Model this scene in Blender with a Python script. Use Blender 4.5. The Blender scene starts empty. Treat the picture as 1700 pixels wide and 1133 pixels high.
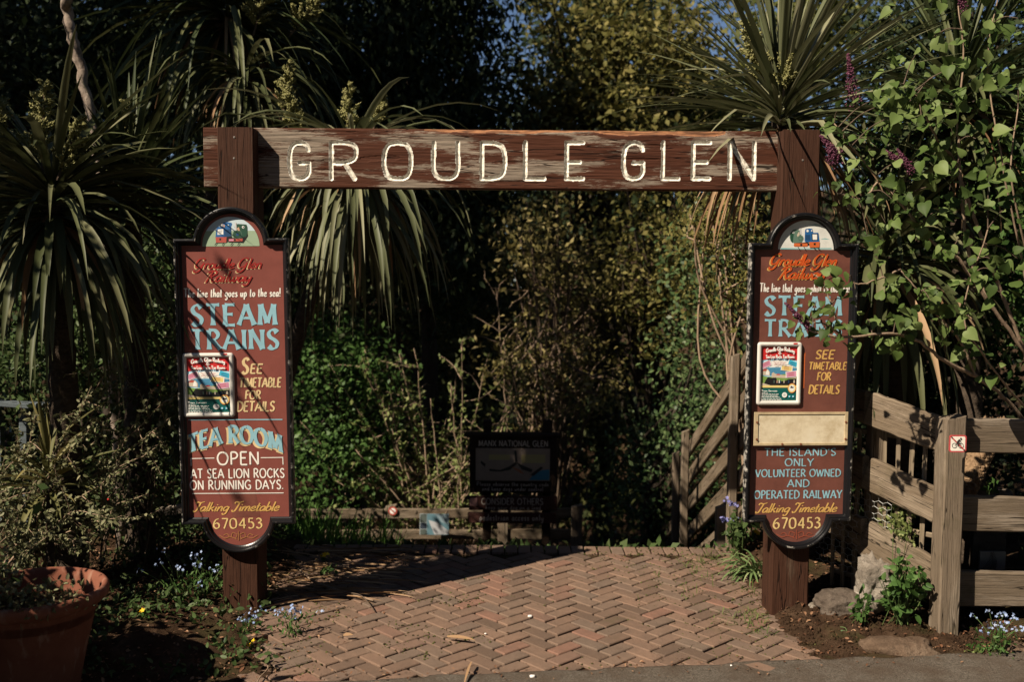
import bpy, math, random
import numpy as np
from mathutils import Vector, Matrix

# ------------------------------------------------------------------ camera, sky, sun, exposure
SC = bpy.context.scene
COL = SC.collection
F_PX = 35.0 / 36.0 * 1700
CAM = np.array([0.0, -5.26, 1.83])
PITCH, ROLL = math.radians(3.85), math.radians(0.4)
FWD = np.array([0, math.cos(PITCH), -math.sin(PITCH)])
RT0 = np.array([1.0, 0, 0]); UP0 = np.array([0, math.sin(PITCH), math.cos(PITCH)])
RT = RT0 * math.cos(ROLL) + UP0 * math.sin(ROLL)
UP = UP0 * math.cos(ROLL) - RT0 * math.sin(ROLL)
cd = bpy.data.cameras.new('camera'); cam = bpy.data.objects.new('camera', cd); COL.objects.link(cam)
cd.lens = 35; cd.sensor_width = 36; cd.clip_start = 0.05; cd.clip_end = 2000
cam.matrix_world = Matrix(((RT[0], UP[0], -FWD[0], CAM[0]), (RT[1], UP[1], -FWD[1], CAM[1]), (RT[2], UP[2], -FWD[2], CAM[2]), (0, 0, 0, 1)))
cd.dof.use_dof = True; cd.dof.focus_distance = 5.2; cd.dof.aperture_fstop = 2.0
SC.camera = cam

SUNV = np.array([.582, .440, -.685]); SUNV /= np.linalg.norm(SUNV)      # the way the light travels
EL = math.asin(-SUNV[2]); AZ = math.atan2(-SUNV[0], -SUNV[1])
w = bpy.data.worlds.new('World'); SC.world = w; w.use_nodes = True
nt = w.node_tree; sky = nt.nodes.new('ShaderNodeTexSky'); sky.sky_type = 'NISHITA'; sky.sun_disc = False
sky.sun_elevation = EL; sky.sun_rotation = AZ; sky.air_density = 0.6; sky.dust_density = 0.1; sky.ozone_density = 0.6
nt.links.new(sky.outputs[0], nt.nodes['Background'].inputs[0]); nt.nodes['Background'].inputs[1].default_value = 0.05
sl = bpy.data.lights.new('sun', 'SUN'); sl.energy = 5.0; sl.angle = math.radians(0.5); sl.color = (1.0, 0.87, 0.70)
so = bpy.data.objects.new('sun', sl); COL.objects.link(so)
so.rotation_euler = Vector(SUNV).to_track_quat('-Z', 'Y').to_euler(); so.location = (-6, -8, 12)
SC.view_settings.view_transform = 'Standard'; SC.view_settings.look = 'None'
SC.view_settings.exposure = 0.82; SC.view_settings.gamma = 1.0
SC.cycles.max_bounces = 6; SC.cycles.diffuse_bounces = 3; SC.cycles.transmission_bounces = 3

# ------------------------------------------------------------------ helpers
rng = np.random.default_rng(7); random.seed(7)
def ray(px, py):
    return FWD * F_PX + RT * (px - 850) + UP * (566.5 - py)
def P(px, py, D):
    """the point D metres in front of the camera station that shows at this pixel of the 1700 wide photograph"""
    d = ray(px, py); return CAM + d * (D / d[1])
def PG(px, py, z=0.0):
    d = ray(px, py); return CAM + d * ((z - CAM[2]) / d[2])
def W(D): return F_PX / D                                  # pixels per metre at depth D
def unit(v):
    v = np.asarray(v, float); return v / (np.linalg.norm(v, axis=-1, keepdims=True) + 1e-12)
def _h(i, j, k, s):
    n = (i * 374761393 + j * 668265263 + k * 2147483647 + s * 1274126177) & 0x7fffffff
    n = ((n ^ (n >> 13)) * 1274126177) & 0x7fffffff
    return ((n ^ (n >> 16)) & 0xffff) / 65535.0
def noise(x, y=0, z=0, s=0):
    x, y, z = np.broadcast_arrays(np.asarray(x, float), np.asarray(y, float), np.asarray(z, float))
    i, j, k = np.floor(x).astype(np.int64), np.floor(y).astype(np.int64), np.floor(z).astype(np.int64)
    f, g, h = x - i, y - j, z - k
    f, g, h = f*f*(3-2*f), g*g*(3-2*g), h*h*(3-2*h)
    r = 0
    for a in (0, 1):
        for b in (0, 1):
            for c in (0, 1):
                r = r + _h(i+a, j+b, k+c, s) * (f if a else 1-f) * (g if b else 1-g) * (h if c else 1-h)
    return r
def fbm(x, y=0, z=0, s=0, o=4):
    t, a, q = 0, .5, 1.0
    for n in range(o):
        t = t + a * noise(np.asarray(x)*q, np.asarray(y)*q, np.asarray(z)*q, s+n); a *= .5; q *= 2.03
    return t
def sstep(a, b, x):
    t = np.clip((x - a) / (b - a), 0, 1); return t * t * (3 - 2 * t)

class MB:
    """collects verts and faces for one mesh"""
    def __init__(s): s.v, s.f, s.m, s.n = [], [], [], 0
    def add(s, v, f, m=0):
        v = np.asarray(v, float).reshape(-1, 3)
        if isinstance(f, np.ndarray): f = (f + s.n).tolist()
        else: f = [tuple(int(i) + s.n for i in q) for q in f]
        s.v.append(v); s.f.extend(f); s.m.extend([m] * len(f)); s.n += len(v); return s
    def box(s, lo, hi, bev=0.0, m=0, M=None):
        lo, hi = np.array(lo, float), np.array(hi, float)
        b = min(bev, *(.45 * (hi - lo)))
        if b <= 0:
            v = np.array([[x, y, z] for x in (lo[0], hi[0]) for y in (lo[1], hi[1]) for z in (lo[2], hi[2])])
            f = [(0, 1, 3, 2), (4, 6, 7, 5), (0, 4, 5, 1), (2, 3, 7, 6), (0, 2, 6, 4), (1, 5, 7, 3)]
        else:
            v, idx = [], {}
            for sx in (0, 1):
                for sy in (0, 1):
                    for sz in (0, 1):
                        sg = (sx, sy, sz); c = [hi[a] if sg[a] else lo[a] for a in range(3)]
                        for ax in range(3):
                            q = [c[a] if a == ax else c[a] + (-b if sg[a] else b) for a in range(3)]
                            idx[(sg, ax)] = len(v); v.append(q)
            f = []
            for ax in range(3):
                o = [a for a in range(3) if a != ax]
                for e in (0, 1):
                    cyc = []
                    for (p, q) in ((0, 0), (1, 0), (1, 1), (0, 1)):
                        sg = [0, 0, 0]; sg[ax] = e; sg[o[0]] = p; sg[o[1]] = q; cyc.append(idx[(tuple(sg), ax)])
                    f.append(tuple(cyc if (e == 1) ^ (ax == 1) else cyc[::-1]))
            for ax in range(3):                            # edges along ax
                o = [a for a in range(3) if a != ax]
                for p in (0, 1):
                    for q in (0, 1):
                        A = [0, 0, 0]; A[o[0]] = p; A[o[1]] = q; B = list(A); B[ax] = 1
                        A, B = tuple(A), tuple(B)
                        f.append((idx[(A, o[0])], idx[(B, o[0])], idx[(B, o[1])], idx[(A, o[1])]))
            for sx in (0, 1):
                for sy in (0, 1):
                    for sz in (0, 1): f.append(tuple(idx[((sx, sy, sz), a)] for a in range(3)))
            v = np.array(v)
        if M is not None: v = v @ np.array(M)[:3, :3].T + np.array(M)[:3, 3]
        return s.add(v, f, m)
    def tube(s, pts, r, sides=6, cap=True, m=0):
        pts = np.asarray(pts, float); n = len(pts); r = np.broadcast_to(np.asarray(r, float), (n,))
        T = unit(np.gradient(pts, axis=0)); ref = np.array([0, 0, 1.0]) if abs(T[0][2]) < .9 else np.array([1.0, 0, 0])
        N = unit(ref - T[0] * (ref @ T[0])); rings = []
        a = np.linspace(0, 2 * math.pi, sides, endpoint=False)
        for i in range(n):
            N = unit(N - T[i] * (N @ T[i])); Bn = np.cross(T[i], N)
            rings.append(pts[i] + r[i] * (np.outer(np.cos(a), N) + np.outer(np.sin(a), Bn)))
        f = []
        for i in range(n - 1):
            for k in range(sides):
                k2 = (k + 1) % sides; f.append((i*sides+k, i*sides+k2, (i+1)*sides+k2, (i+1)*sides+k))
        if cap: f.append(tuple(range(sides))[::-1]); f.append(tuple((n-1)*sides + k for k in range(sides)))
        return s.add(np.vstack(rings), f, m)
    def lathe(s, prof, c, n=40, m=0):
        a = np.linspace(0, 2*math.pi, n, endpoint=False); v = []
        for (r, z) in prof: v += [[c[0]+r*math.cos(t), c[1]+r*math.sin(t), c[2]+z] for t in a]
        f = [(i*n+k, i*n+(k+1) % n, (i+1)*n+(k+1) % n, (i+1)*n+k) for i in range(len(prof)-1) for k in range(n)]
        return s.add(v, f, m)
    def build(s, name, mat, parent=None, smooth=False, world=True):
        v = np.vstack(s.v) if s.v else np.zeros((0, 3))
        p = parent
        if world:
            while p is not None: v = v - np.array(p.location); p = p.parent
        me = bpy.data.meshes.new(name); me.from_pydata(v.tolist(), [], s.f)
        for mm in (mat if isinstance(mat, (list, tuple)) else [mat]): me.materials.append(mm)
        if any(s.m): me.polygons.foreach_set('material_index', s.m)
        if smooth: me.polygons.foreach_set('use_smooth', [True] * len(s.f))
        o = bpy.data.objects.new(name, me); COL.objects.link(o)
        if parent is not None: o.parent = parent
        return o
def npmesh(name, V, Q, mat, parent=None, smooth=False, world=True):
    """V (n,3), Q (m,k) int: a big mesh of equal-sided faces"""
    V = np.asarray(V, float); p = parent
    if world:
        while p is not None: V = V - np.array(p.location); p = p.parent
    me = bpy.data.meshes.new(name); m, k = Q.shape
    me.vertices.add(len(V)); me.vertices.foreach_set('co', V.astype(np.float32).ravel())
    me.loops.add(m * k); me.loops.foreach_set('vertex_index', Q.astype(np.int32).ravel())
    me.polygons.add(m); me.polygons.foreach_set('loop_start', np.arange(0, m*k, k, dtype=np.int32))
    if smooth: me.polygons.foreach_set('use_smooth', np.ones(m, bool))
    me.update(calc_edges=True); me.validate()
    for mm in (mat if isinstance(mat, (list, tuple)) else [mat]): me.materials.append(mm)
    o = bpy.data.objects.new(name, me); COL.objects.link(o)
    if parent is not None: o.parent = parent
    return o
def tag(o, label, cat, group=None, kind=None):
    if label: o['label'] = label
    if cat: o['category'] = cat
    if group: o['group'] = group
    if kind: o['kind'] = kind
    return o
def thing(name, label, cat, loc=(0, 0, 0), group=None, rz=0.0):
    o = bpy.data.objects.new(name, None); COL.objects.link(o); o.location = [float(a) for a in loc]; o.rotation_euler = (0, 0, rz)
    o.empty_display_size = .1
    return tag(o, label, cat, group)
def copy_tree(o, parent=None):
    c = o.copy(); COL.objects.link(c); c.parent = parent
    for ch in list(o.children): copy_tree(ch, c)
    return c
def crom(pts, n=8):
    pts = np.asarray(pts, float); q = np.vstack([2*pts[0]-pts[1], pts, 2*pts[-1]-pts[-2]]); out = []
    for i in range(1, len(q) - 2):
        for t in np.linspace(0, 1, n, endpoint=False):
            out.append(.5*((2*q[i]) + (-q[i-1]+q[i+1])*t + (2*q[i-1]-5*q[i]+4*q[i+1]-q[i+2])*t*t + (-q[i-1]+3*q[i]-3*q[i+1]+q[i+2])*t**3))
    out.append(q[-2]); return np.array(out)

# ------------------------------------------------------------------ materials
def newmat(name):
    m = bpy.data.materials.new(name); m.use_nodes = True; t = m.node_tree; b = t.nodes['Principled BSDF']; return m, t, b
def col(c): return (c[0], c[1], c[2], 1.0)
def ramp(t, fac, stops):
    r = t.nodes.new('ShaderNodeValToRGB'); e = r.color_ramp.elements
    while len(e) < len(stops): e.new(.5)
    for i, (p, c) in enumerate(stops): e[i].position = p; e[i].color = col(c)
    t.links.new(fac, r.inputs[0]); return r.outputs[0]
def tex(t, scale=(1, 1, 1), ns=5.0, detail=5.0, rough=.6, rot=(0, 0, 0)):
    tc = t.nodes.new('ShaderNodeTexCoord'); mp = t.nodes.new('ShaderNodeMapping'); n = t.nodes.new('ShaderNodeTexNoise')
    mp.inputs['Scale'].default_value = scale; mp.inputs['Rotation'].default_value = rot
    n.inputs['Scale'].default_value = ns; n.inputs['Detail'].default_value = detail; n.inputs['Roughness'].default_value = rough
    t.links.new(tc.outputs['Object'], mp.inputs[0]); t.links.new(mp.outputs[0], n.inputs['Vector']); return n.outputs['Fac']
def mix(t, fac, a, b):
    m = t.nodes.new('ShaderNodeMix'); m.data_type = 'RGBA'
    for s, v in ((m.inputs[0], fac), (m.inputs[6], a), (m.inputs[7], b)):
        if hasattr(v, 'is_linked'): t.links.new(v, s)
        else: s.default_value = v if isinstance(v, float) else col(v)
    return m.outputs[2]
def math_(t, op, a, b=0.0):
    m = t.nodes.new('ShaderNodeMath'); m.operation = op
    for s, v in ((m.inputs[0], a), (m.inputs[1], b)):
        if hasattr(v, 'is_linked'): t.links.new(v, s)
        else: s.default_value = v
    return m.outputs[0]
def bump(t, b, h, st=.3, d=.01):
    n = t.nodes.new('ShaderNodeBump'); n.inputs['Strength'].default_value = st; n.inputs['Distance'].default_value = d
    t.links.new(h, n.inputs['Height']); t.links.new(n.outputs[0], b.inputs['Normal'])
def paint(name, c, rough=.5, var=.12, dirt=None, dirt_amt=.35):
    m, t, b = newmat(name)
    n = tex(t, ns=14, detail=6)
    cc = ramp(t, n, [(.3, [x*(1-var) for x in c]), (.7, [min(1, x*(1+var)) for x in c])])
    if dirt:
        n2 = tex(t, ns=38, detail=8, rough=.75)
        f = ramp(t, n2, [(.62, (0, 0, 0)), (.72, (dirt_amt,)*3)]); cc = mix(t, f, cc, dirt)
    t.links.new(cc, b.inputs['Base Color']); b.inputs['Roughness'].default_value = rough; b.inputs['Specular IOR Level'].default_value = .25
    return m
def wood(name, ca, cb, worn=None, axis=2, worn_lo=.5, worn_hi=.62, rough=.8, moss=None, bst=.35, ns=4.0, band=1.0):
    """grain runs along axis; worn = bare silvery timber where the stain has gone"""
    m, t, b = newmat(name)
    sc = [14.0, 14.0, 14.0]; sc[axis] = .6
    g = tex(t, tuple(sc), ns=ns, detail=7, rough=.65)
    sc2 = [60.0, 60.0, 60.0]; sc2[axis] = 2.2
    g2 = tex(t, tuple(sc2), ns=3.0, detail=4, rough=.6)
    c = ramp(t, g, [(.25, ca), (.75, cb)])
    c = mix(t, ramp(t, g2, [(.33, (.5,)*3), (.47, (0,)*3)]), c, [x * .35 for x in ca])
    if worn:
        s3 = [7.0, 7.0, 7.0]; s3[axis] = 1.3
        a = tex(t, tuple(s3), ns=1.6, detail=3, rough=.5); s4 = [70.0, 70.0, 70.0]; s4[axis] = 7.0
        d = tex(t, tuple(s4), ns=2.2, detail=7, rough=.8)
        s = math_(t, 'ADD', math_(t, 'MULTIPLY', a, .62), math_(t, 'MULTIPLY', d, .38))
        wc = ramp(t, g2, [(.3, [x * .45 for x in worn]), (.6, worn)])
        c = mix(t, ramp(t, s, [(worn_lo, (0,)*3), (worn_hi, (1,)*3)]), c, wc)
    kv = tex(t, tuple((.35 if i == axis else 9.0) for i in range(3)), ns=2.0, detail=3, rough=.5)
    kd = math_(t, 'ABSOLUTE', math_(t, 'SUBTRACT', kv, .5)); cr = ramp(t, kd, [(.0, (1,)*3), (.003, (.8,)*3), (.008, (0,)*3)])
    c = mix(t, cr, c, [x * .12 for x in ca])
    if moss:
        k = tex(t, ns=6, detail=6); c = mix(t, ramp(t, k, [(.55, (0,)*3), (.75, (.55,)*3)]), c, moss)
    t.links.new(c, b.inputs['Base Color']); b.inputs['Roughness'].default_value = rough; b.inputs['Specular IOR Level'].default_value = .12
    bump(t, b, math_(t, 'SUBTRACT', math_(t, 'ADD', g2, math_(t, 'MULTIPLY', g, .6)), cr), bst, .006); return m
def leafm(name, cs, trans=.3, rough=.55, spec=.12):
    """cs: three colours picked leaf by leaf"""
    m, t, b = newmat(name); gi = t.nodes.new('ShaderNodeNewGeometry')
    c = ramp(t, gi.outputs['Random Per Island'], [(0.0, cs[0]), (.55, cs[1]), (1.0, cs[2])])
    t.links.new(c, b.inputs['Base Color']); b.inputs['Roughness'].default_value = rough; b.inputs['Specular IOR Level'].default_value = spec
    tr = t.nodes.new('ShaderNodeBsdfTranslucent'); ms = t.nodes.new('ShaderNodeMixShader'); ms.inputs[0].default_value = trans
    t.links.new(c, tr.inputs[0]); t.links.new(b.outputs[0], ms.inputs[1]); t.links.new(tr.outputs[0], ms.inputs[2])
    t.links.new(ms.outputs[0], t.nodes['Material Output'].inputs[0]); return m
def bark(name, ca, cb, ns=30, bst=.6, sc=(1, 1, .25)):
    m, t, b = newmat(name); n = tex(t, sc, ns=ns, detail=8, rough=.7)
    t.links.new(ramp(t, n, [(.3, ca), (.7, cb)]), b.inputs['Base Color']); b.inputs['Roughness'].default_value = .9; b.inputs['Specular IOR Level'].default_value = .05; bump(t, b, n, bst, .02); return m
def flat(name, c, rough=.5):
    m, t, b = newmat(name); b.inputs['Base Color'].default_value = col(c); b.inputs['Roughness'].default_value = rough; return m

# ------------------------------------------------------------------ plant generators
def inst(T, TF, pos, X, Z, s, sw=None):
    """copies of a little leaf template T (k,3; x along the leaf, y across, z its normal) at many places"""
    X = unit(X); Y = unit(np.cross(Z, X)); Zn = np.cross(X, Y); n, k = len(pos), len(T); s = np.broadcast_to(s, (n,)); sw = s if sw is None else np.broadcast_to(sw, (n,))
    V = pos[:, None, :] + s[:, None, None]*(T[None, :, 0:1]*X[:, None, :] + T[None, :, 2:3]*Zn[:, None, :]) + sw[:, None, None]*T[None, :, 1:2]*Y[:, None, :]
    Fq = np.asarray(TF)[None, :, :] + (np.arange(n) * k)[:, None, None]
    return V.reshape(-1, 3), Fq.reshape(-1, np.asarray(TF).shape[1])
DIA = (np.array([[0, 0, 0], [.45, .28, .06], [1, 0, -.05], [.45, -.28, .06]]), [[0, 3, 2, 1]])
NAR = (np.array([[0, 0, 0], [.45, .1, .03], [1, 0, -.05], [.45, -.1, .03]]), [[0, 3, 2, 1]])
OV_T = np.array([[0, 0, 0], [.5, 0, -.01], [1, 0, -.07], [.22, .22, .05], [.62, .24, .04], [.22, -.22, .05], [.62, -.24, .04]])
OV_F = [[0, 1, 3], [1, 4, 3], [1, 2, 4], [0, 5, 1], [1, 5, 6], [1, 6, 2]]
HE_T = np.array([[0, 0, 0], [.3, 0, -.02], [.65, 0, -.04], [1.05, 0, -.14], [-.1, .2, .03], [.08, .4, .05], [.38, .42, .04], [.7, .2, -.02],
                 [-.1, -.2, .03], [.08, -.4, .05], [.38, -.42, .04], [.7, -.2, -.02]])
HE_F = [[0, 1, 4], [1, 5, 4], [1, 6, 5], [1, 2, 6], [2, 7, 6], [2, 3, 7], [0, 8, 1], [1, 8, 9], [1, 9, 10], [1, 10, 2], [2, 10, 11], [2, 11, 3]]
OCT_T = np.array([[1, 0, 0], [-1, 0, 0], [0, 1, 0], [0, -1, 0], [0, 0, 1], [0, 0, -1.0]])
OCT_F = [[0, 2, 4], [2, 1, 4], [1, 3, 4], [3, 0, 4], [2, 0, 5], [1, 2, 5], [3, 1, 5], [0, 3, 5]]
FL_T = np.array([[0, 0, 0]] + [[math.cos(a)*r, math.sin(a)*r, .15*r] for a in np.linspace(0, 2*math.pi, 10, endpoint=False) for r in [1.0]])
for _i in range(10): FL_T[1+_i, :2] *= (1.0 if _i % 2 == 0 else .55)
FL_F = [[0, 1+i, 1+(i+1) % 10] for i in range(10)]
HX = [-.09, -.02, .10, .27, .47, .67, .86, 1.04]; HWD = [.2, .36, .45, .46, .39, .26, .11, .0]; _ht = []
for _i, (_x, _w) in enumerate(zip(HX, HWD)):
    for _k in (-1, -.5, 0, .5, 1):
        _xx = max(_x, .0) if _k == 0 else _x + (.03 if abs(_k) == .5 and _i == 0 else 0)
        _ht.append([_xx, _k*_w, .10*abs(_k)*_w*2 - .20*max(0, _xx)**2 + .02*math.sin(_xx*9)*abs(_k)])
HT_T = np.array(_ht); HT_F = [[i*5+k, (i+1)*5+k, (i+1)*5+k+1, i*5+k+1] for i in range(7) for k in range(4)]
def rdir(n, r=None):
    r = r or rng; return unit(r.normal(size=(n, 3)))
def strap(bases, dirs, length, width, droop, seg=7, fold=.25, twist=None, kink=None):
    """arching sword leaves with a V fold"""
    n = len(bases); d = unit(dirs).copy(); p = np.array(bases, float).copy(); L = np.broadcast_to(length, (n,)); Wd = np.broadcast_to(width, (n,)); dr = np.broadcast_to(droop, (n,))
    side = unit(np.cross(d, np.tile([0, 0, 1.0], (n, 1))) + 1e-6)
    if twist is not None: side = unit(side*np.cos(twist)[:, None] + np.cross(d, side)*np.sin(twist)[:, None])
    V = np.zeros((n, seg + 1, 3, 3)); prof = [.45, .8, 1, 1, .9, .72, .45, .03] if seg == 7 else np.interp(np.linspace(0, 1, seg+1), [0, .2, .5, .8, 1], [.5, 1, 1, .6, .03])
    for i in range(seg + 1):
        up = unit(np.cross(side, d)); wv = (Wd * prof[i] / 2)[:, None]
        V[:, i, 1] = p; V[:, i, 0] = p - side*wv + up*wv*fold*2; V[:, i, 2] = p + side*wv + up*wv*fold*2
        g = dr * (i + 1) / seg
        if kink is not None: g = g + np.where(kink == i, 2.2, 0)
        d = unit(d + np.outer(g / seg * 1.6, [0, 0, -1.0])); side = unit(side - d * np.sum(side*d, 1, keepdims=True)); p = p + d * (L / seg)[:, None]
    a = np.arange(seg); q = []
    for k in (0, 1): q.append(np.stack([a*3+k, a*3+k+1, (a+1)*3+k+1, (a+1)*3+k], 1))
    q = np.vstack(q); Q = (q[None] + (np.arange(n) * (seg+1) * 3)[:, None, None]).reshape(-1, 4)
    return V.reshape(-1, 3), Q
# ------------------------------------------------------------------ the setting: ground, path, road
def inpoly(x, y, poly):
    x, y = np.asarray(x), np.asarray(y); r = np.zeros(x.shape, bool); n = len(poly)
    for i in range(n):
        (x1, y1), (x2, y2) = poly[i], poly[(i+1) % n]
        c = ((y1 > y) != (y2 > y)) & (x < (x2-x1)*(y-y1)/(y2-y1+1e-12)+x1); r ^= c
    return r
PATH = [(-1.42, 1.36), (-1.30, .5), (-1.17, .05), (-1.12, -.25), (-.98, -.55), (-1.0, -.93), (1.30, -.645), (1.34, -.3), (1.33, .3), (1.42, .9), (1.52, 1.36)]
def pdist(x, y):
    """metres outside (+) or inside (-) the paved outline"""
    d = np.full(np.shape(x), 9.0)
    for i in range(len(PATH)):
        a, b_ = np.array(PATH[i]), np.array(PATH[(i+1) % len(PATH)]); e = b_-a; t = np.clip(((x-a[0])*e[0]+(y-a[1])*e[1])/(e@e), 0, 1); d = np.minimum(d, np.hypot(x-a[0]-t*e[0], y-a[1]-t*e[1]))
    return np.where(inpoly(x, y, PATH), -d, d)
def road_y(x): return -.80 + .124 * x
def gz(x, y):
    x, y = np.asarray(x, float), np.asarray(y, float)
    bank = np.maximum(sstep(1.5, 2.2, x), sstep(-1.7, -2.7, x)) * (1 - sstep(3.5, 9, y))
    d = np.clip(y - 1.38, 0, 8.5); drop = -.40 * d * (1 - .88 * bank)
    hill = .12 * np.clip(y - 22, 0, 200) + .06 * np.clip(np.abs(x) - 6, 0, 100)*sstep(2, 8, y)
    rough = (fbm(x*2.5, y*2.5, 0, 3) - .5) * .10 + (fbm(x*14, y*14, 0, 5) - .5) * .06
    side = np.maximum(sstep(1.3, 1.9, x), sstep(-1.1, -1.9, x)) * .07 * sstep(.05, .5, y - road_y(x))
    rough = rough + (fbm(x*34, y*34, 0, 6) - .5)*.035; rough = rough * (.25 + .75*sstep(.0, .35, y - road_y(x)))
    z = drop + hill + rough * (1 + sstep(3, 9, y)*4) + side
    sd = pdist(x, y) + (fbm(x*5, y*5, 0, 14) - .5)*.16; e = sstep(-.03, .13, sd); z = z*e + (-.016 + (fbm(x*20, y*20, 0, 9)-.5)*.006)*(1-e); z = np.where((y > 1.3) & (np.abs(x) < 1.45), np.minimum(z, -.03 + drop), z)
    z = np.where(y < road_y(x) - .02, np.minimum(z*.3, 0) - .05, z)
    return z
xs = np.unique(np.concatenate([np.arange(-3, 3.2, .022), np.linspace(-12, 12, 90), np.linspace(-90, 90, 50)]))
ys = np.unique(np.concatenate([np.arange(-1.2, 1.8, .022), np.linspace(-8, 16, 110), np.linspace(16, 160, 50)]))
X, Y = np.meshgrid(xs, ys); Z = gz(X, Y); n, m_ = len(xs), len(ys)
ii = (np.arange(m_-1)[:, None]*n + np.arange(n-1)[None]).ravel()
m, t, b = newmat('soil')
a = tex(t, ns=9, detail=9, rough=.7); k = tex(t, ns=3.2, detail=6)
c = ramp(t, a, [(.3, (.022, .013, .008)), (.55, (.06, .036, .022)), (.8, (.12, .078, .05))])
c = mix(t, ramp(t, k, [(.52, (0,)*3), (.68, (.7,)*3)]), c, (.035, .04, .014))
t.links.new(c, b.inputs['Base Color']); b.inputs['Roughness'].default_value = 1.0; b.inputs['Specular IOR Level'].default_value = .03
bump(t, b, tex(t, ns=70, detail=8, rough=.8), .8, .02); SOIL = m
g = npmesh('ground', np.stack([X, Y, Z], -1).reshape(-1, 3), np.stack([ii, ii+1, ii+1+n, ii+n], 1), SOIL, smooth=True); tag(g, 'dark brown garden soil falling away into the glen', 'ground', kind='structure')

m, t, b = newmat('brick_paving'); gi = t.nodes.new('ShaderNodeNewGeometry')
c = ramp(t, gi.outputs['Random Per Island'], [(0, (.105, .07, .05)), (.2, (.155, .1, .071)), (.45, (.19, .12, .084)), (.7, (.17, .113, .081)), (.85, (.145, .104, .078)), (.95, (.19, .107, .076)), (1, (.2, .107, .076))])
a = tex(t, ns=7, detail=8, rough=.7); c = mix(t, ramp(t, a, [(.4, (0,)*3), (.75, (.6,)*3)]), c, (.085, .062, .048))
s = tex(t, ns=150, detail=4, rough=.8); c = mix(t, ramp(t, s, [(.6, (0,)*3), (.7, (.5,)*3)]), c, (.3, .25, .2))
s = tex(t, ns=110, detail=4, rough=.8); c = mix(t, ramp(t, s, [(.27, (.7,)*3), (.36, (0,)*3)]), c, (.06, .045, .03))
k = tex(t, ns=2.6, detail=9, rough=.75); c = mix(t, ramp(t, k, [(.58, (0,)*3), (.72, (.55,)*3)]), c, (.07, .062, .03))
t.links.new(c, b.inputs['Base Color']); b.inputs['Roughness'].default_value = .85; b.inputs['Specular IOR Level'].default_value = .15; bump(t, b, math_(t, 'ADD', tex(t, ns=160, detail=5), tex(t, ns=30, detail=5)), .7, .006); BRICK = m
pm = MB(); U = .0905; c45 = math.cos(math.pi/4 - .03); s45 = math.sin(math.pi/4 - .03); inner = [(x, min(y, 1.15)) for x, y in PATH]
def brick(cx, cy, ang, L, Wd):
    if ang is None: return
    M = Matrix.Translation((cx + random.uniform(-.0015, .0015), cy + random.uniform(-.0015, .0015), random.uniform(-.003, .002) + .007*math.sin(cx*2.3+cy*1.7)*.4)) @ Matrix.Rotation(ang + random.uniform(-.012, .012), 4, 'Z') @ Matrix.Rotation(random.uniform(-.007, .007), 4, 'X') @ Matrix.Rotation(random.uniform(-.005, .005), 4, 'Y')
    pm.box((-L/2, -Wd/2, -.06), (L/2, Wd/2, 0), .0045, M=M)
for i in range(-46, 47):
    for j in range(-28, 29):
        ox, oy = i + 2*j, i - 2*j
        for (bx, by, v) in ((ox+1, oy+.5, 0), (ox+2.5, oy, 1)):
            wx, wy = (bx*c45 - by*s45)*U, (bx*s45 + by*c45)*U + .2
            if abs(wx) < 2 and -1.2 < wy < 1.5 and (pdist(np.array(wx), np.array(wy)) < .2) and wy < 1.125 and wy > road_y(wx) - .05: brick(wx, wy, math.pi/4 - .03 + v*math.pi/2, .1705, .0805)
for i in range(35): brick(-1.5 + i*.0885, 1.268, math.pi/2, .168, .0795)
path = pm.build('path', BRICK); tag(path, 'red brick herringbone paving with mossy joints under the archway', 'path', kind='structure')

m, t, b = newmat('tarmac'); a = tex(t, ns=120, detail=6, rough=.8); k = tex(t, ns=5, detail=9, rough=.75)
c = ramp(t, a, [(.35, (.075, .062, .05)), (.5, (.16, .135, .108)), (.68, (.29, .25, .205))]); c = mix(t, ramp(t, k, [(.42, (0,)*3), (.62, (.75,)*3)]), c, (.105, .074, .052))
t.links.new(c, b.inputs['Base Color']); b.inputs['Roughness'].default_value = .9; b.inputs['Specular IOR Level'].default_value = .1; bump(t, b, a, 1.0, .02)
xr = np.linspace(-9, 9, 300); tr = np.linspace(0, 1, 40)**2
ed = road_y(xr) + (fbm(xr*6, 0, 0, 31) - .5)*.06
XR = np.repeat(xr[None], 40, 0); YR = ed[None] - tr[:, None]*8; ZR = .004 + np.where(tr[:, None] < 1e-6, -.03, 0) + (fbm(XR*8, YR*8, 0, 4) - .5)*.012
ii = (np.arange(39)[:, None]*300 + np.arange(299)[None]).ravel()
r = npmesh('road', np.stack([XR, YR, ZR], -1).reshape(-1, 3), np.stack([ii, ii+300, ii+301, ii+1], 1), m, smooth=True); tag(r, 'worn grey tarmac edge of the road before the brick path', 'road', kind='structure')

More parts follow.
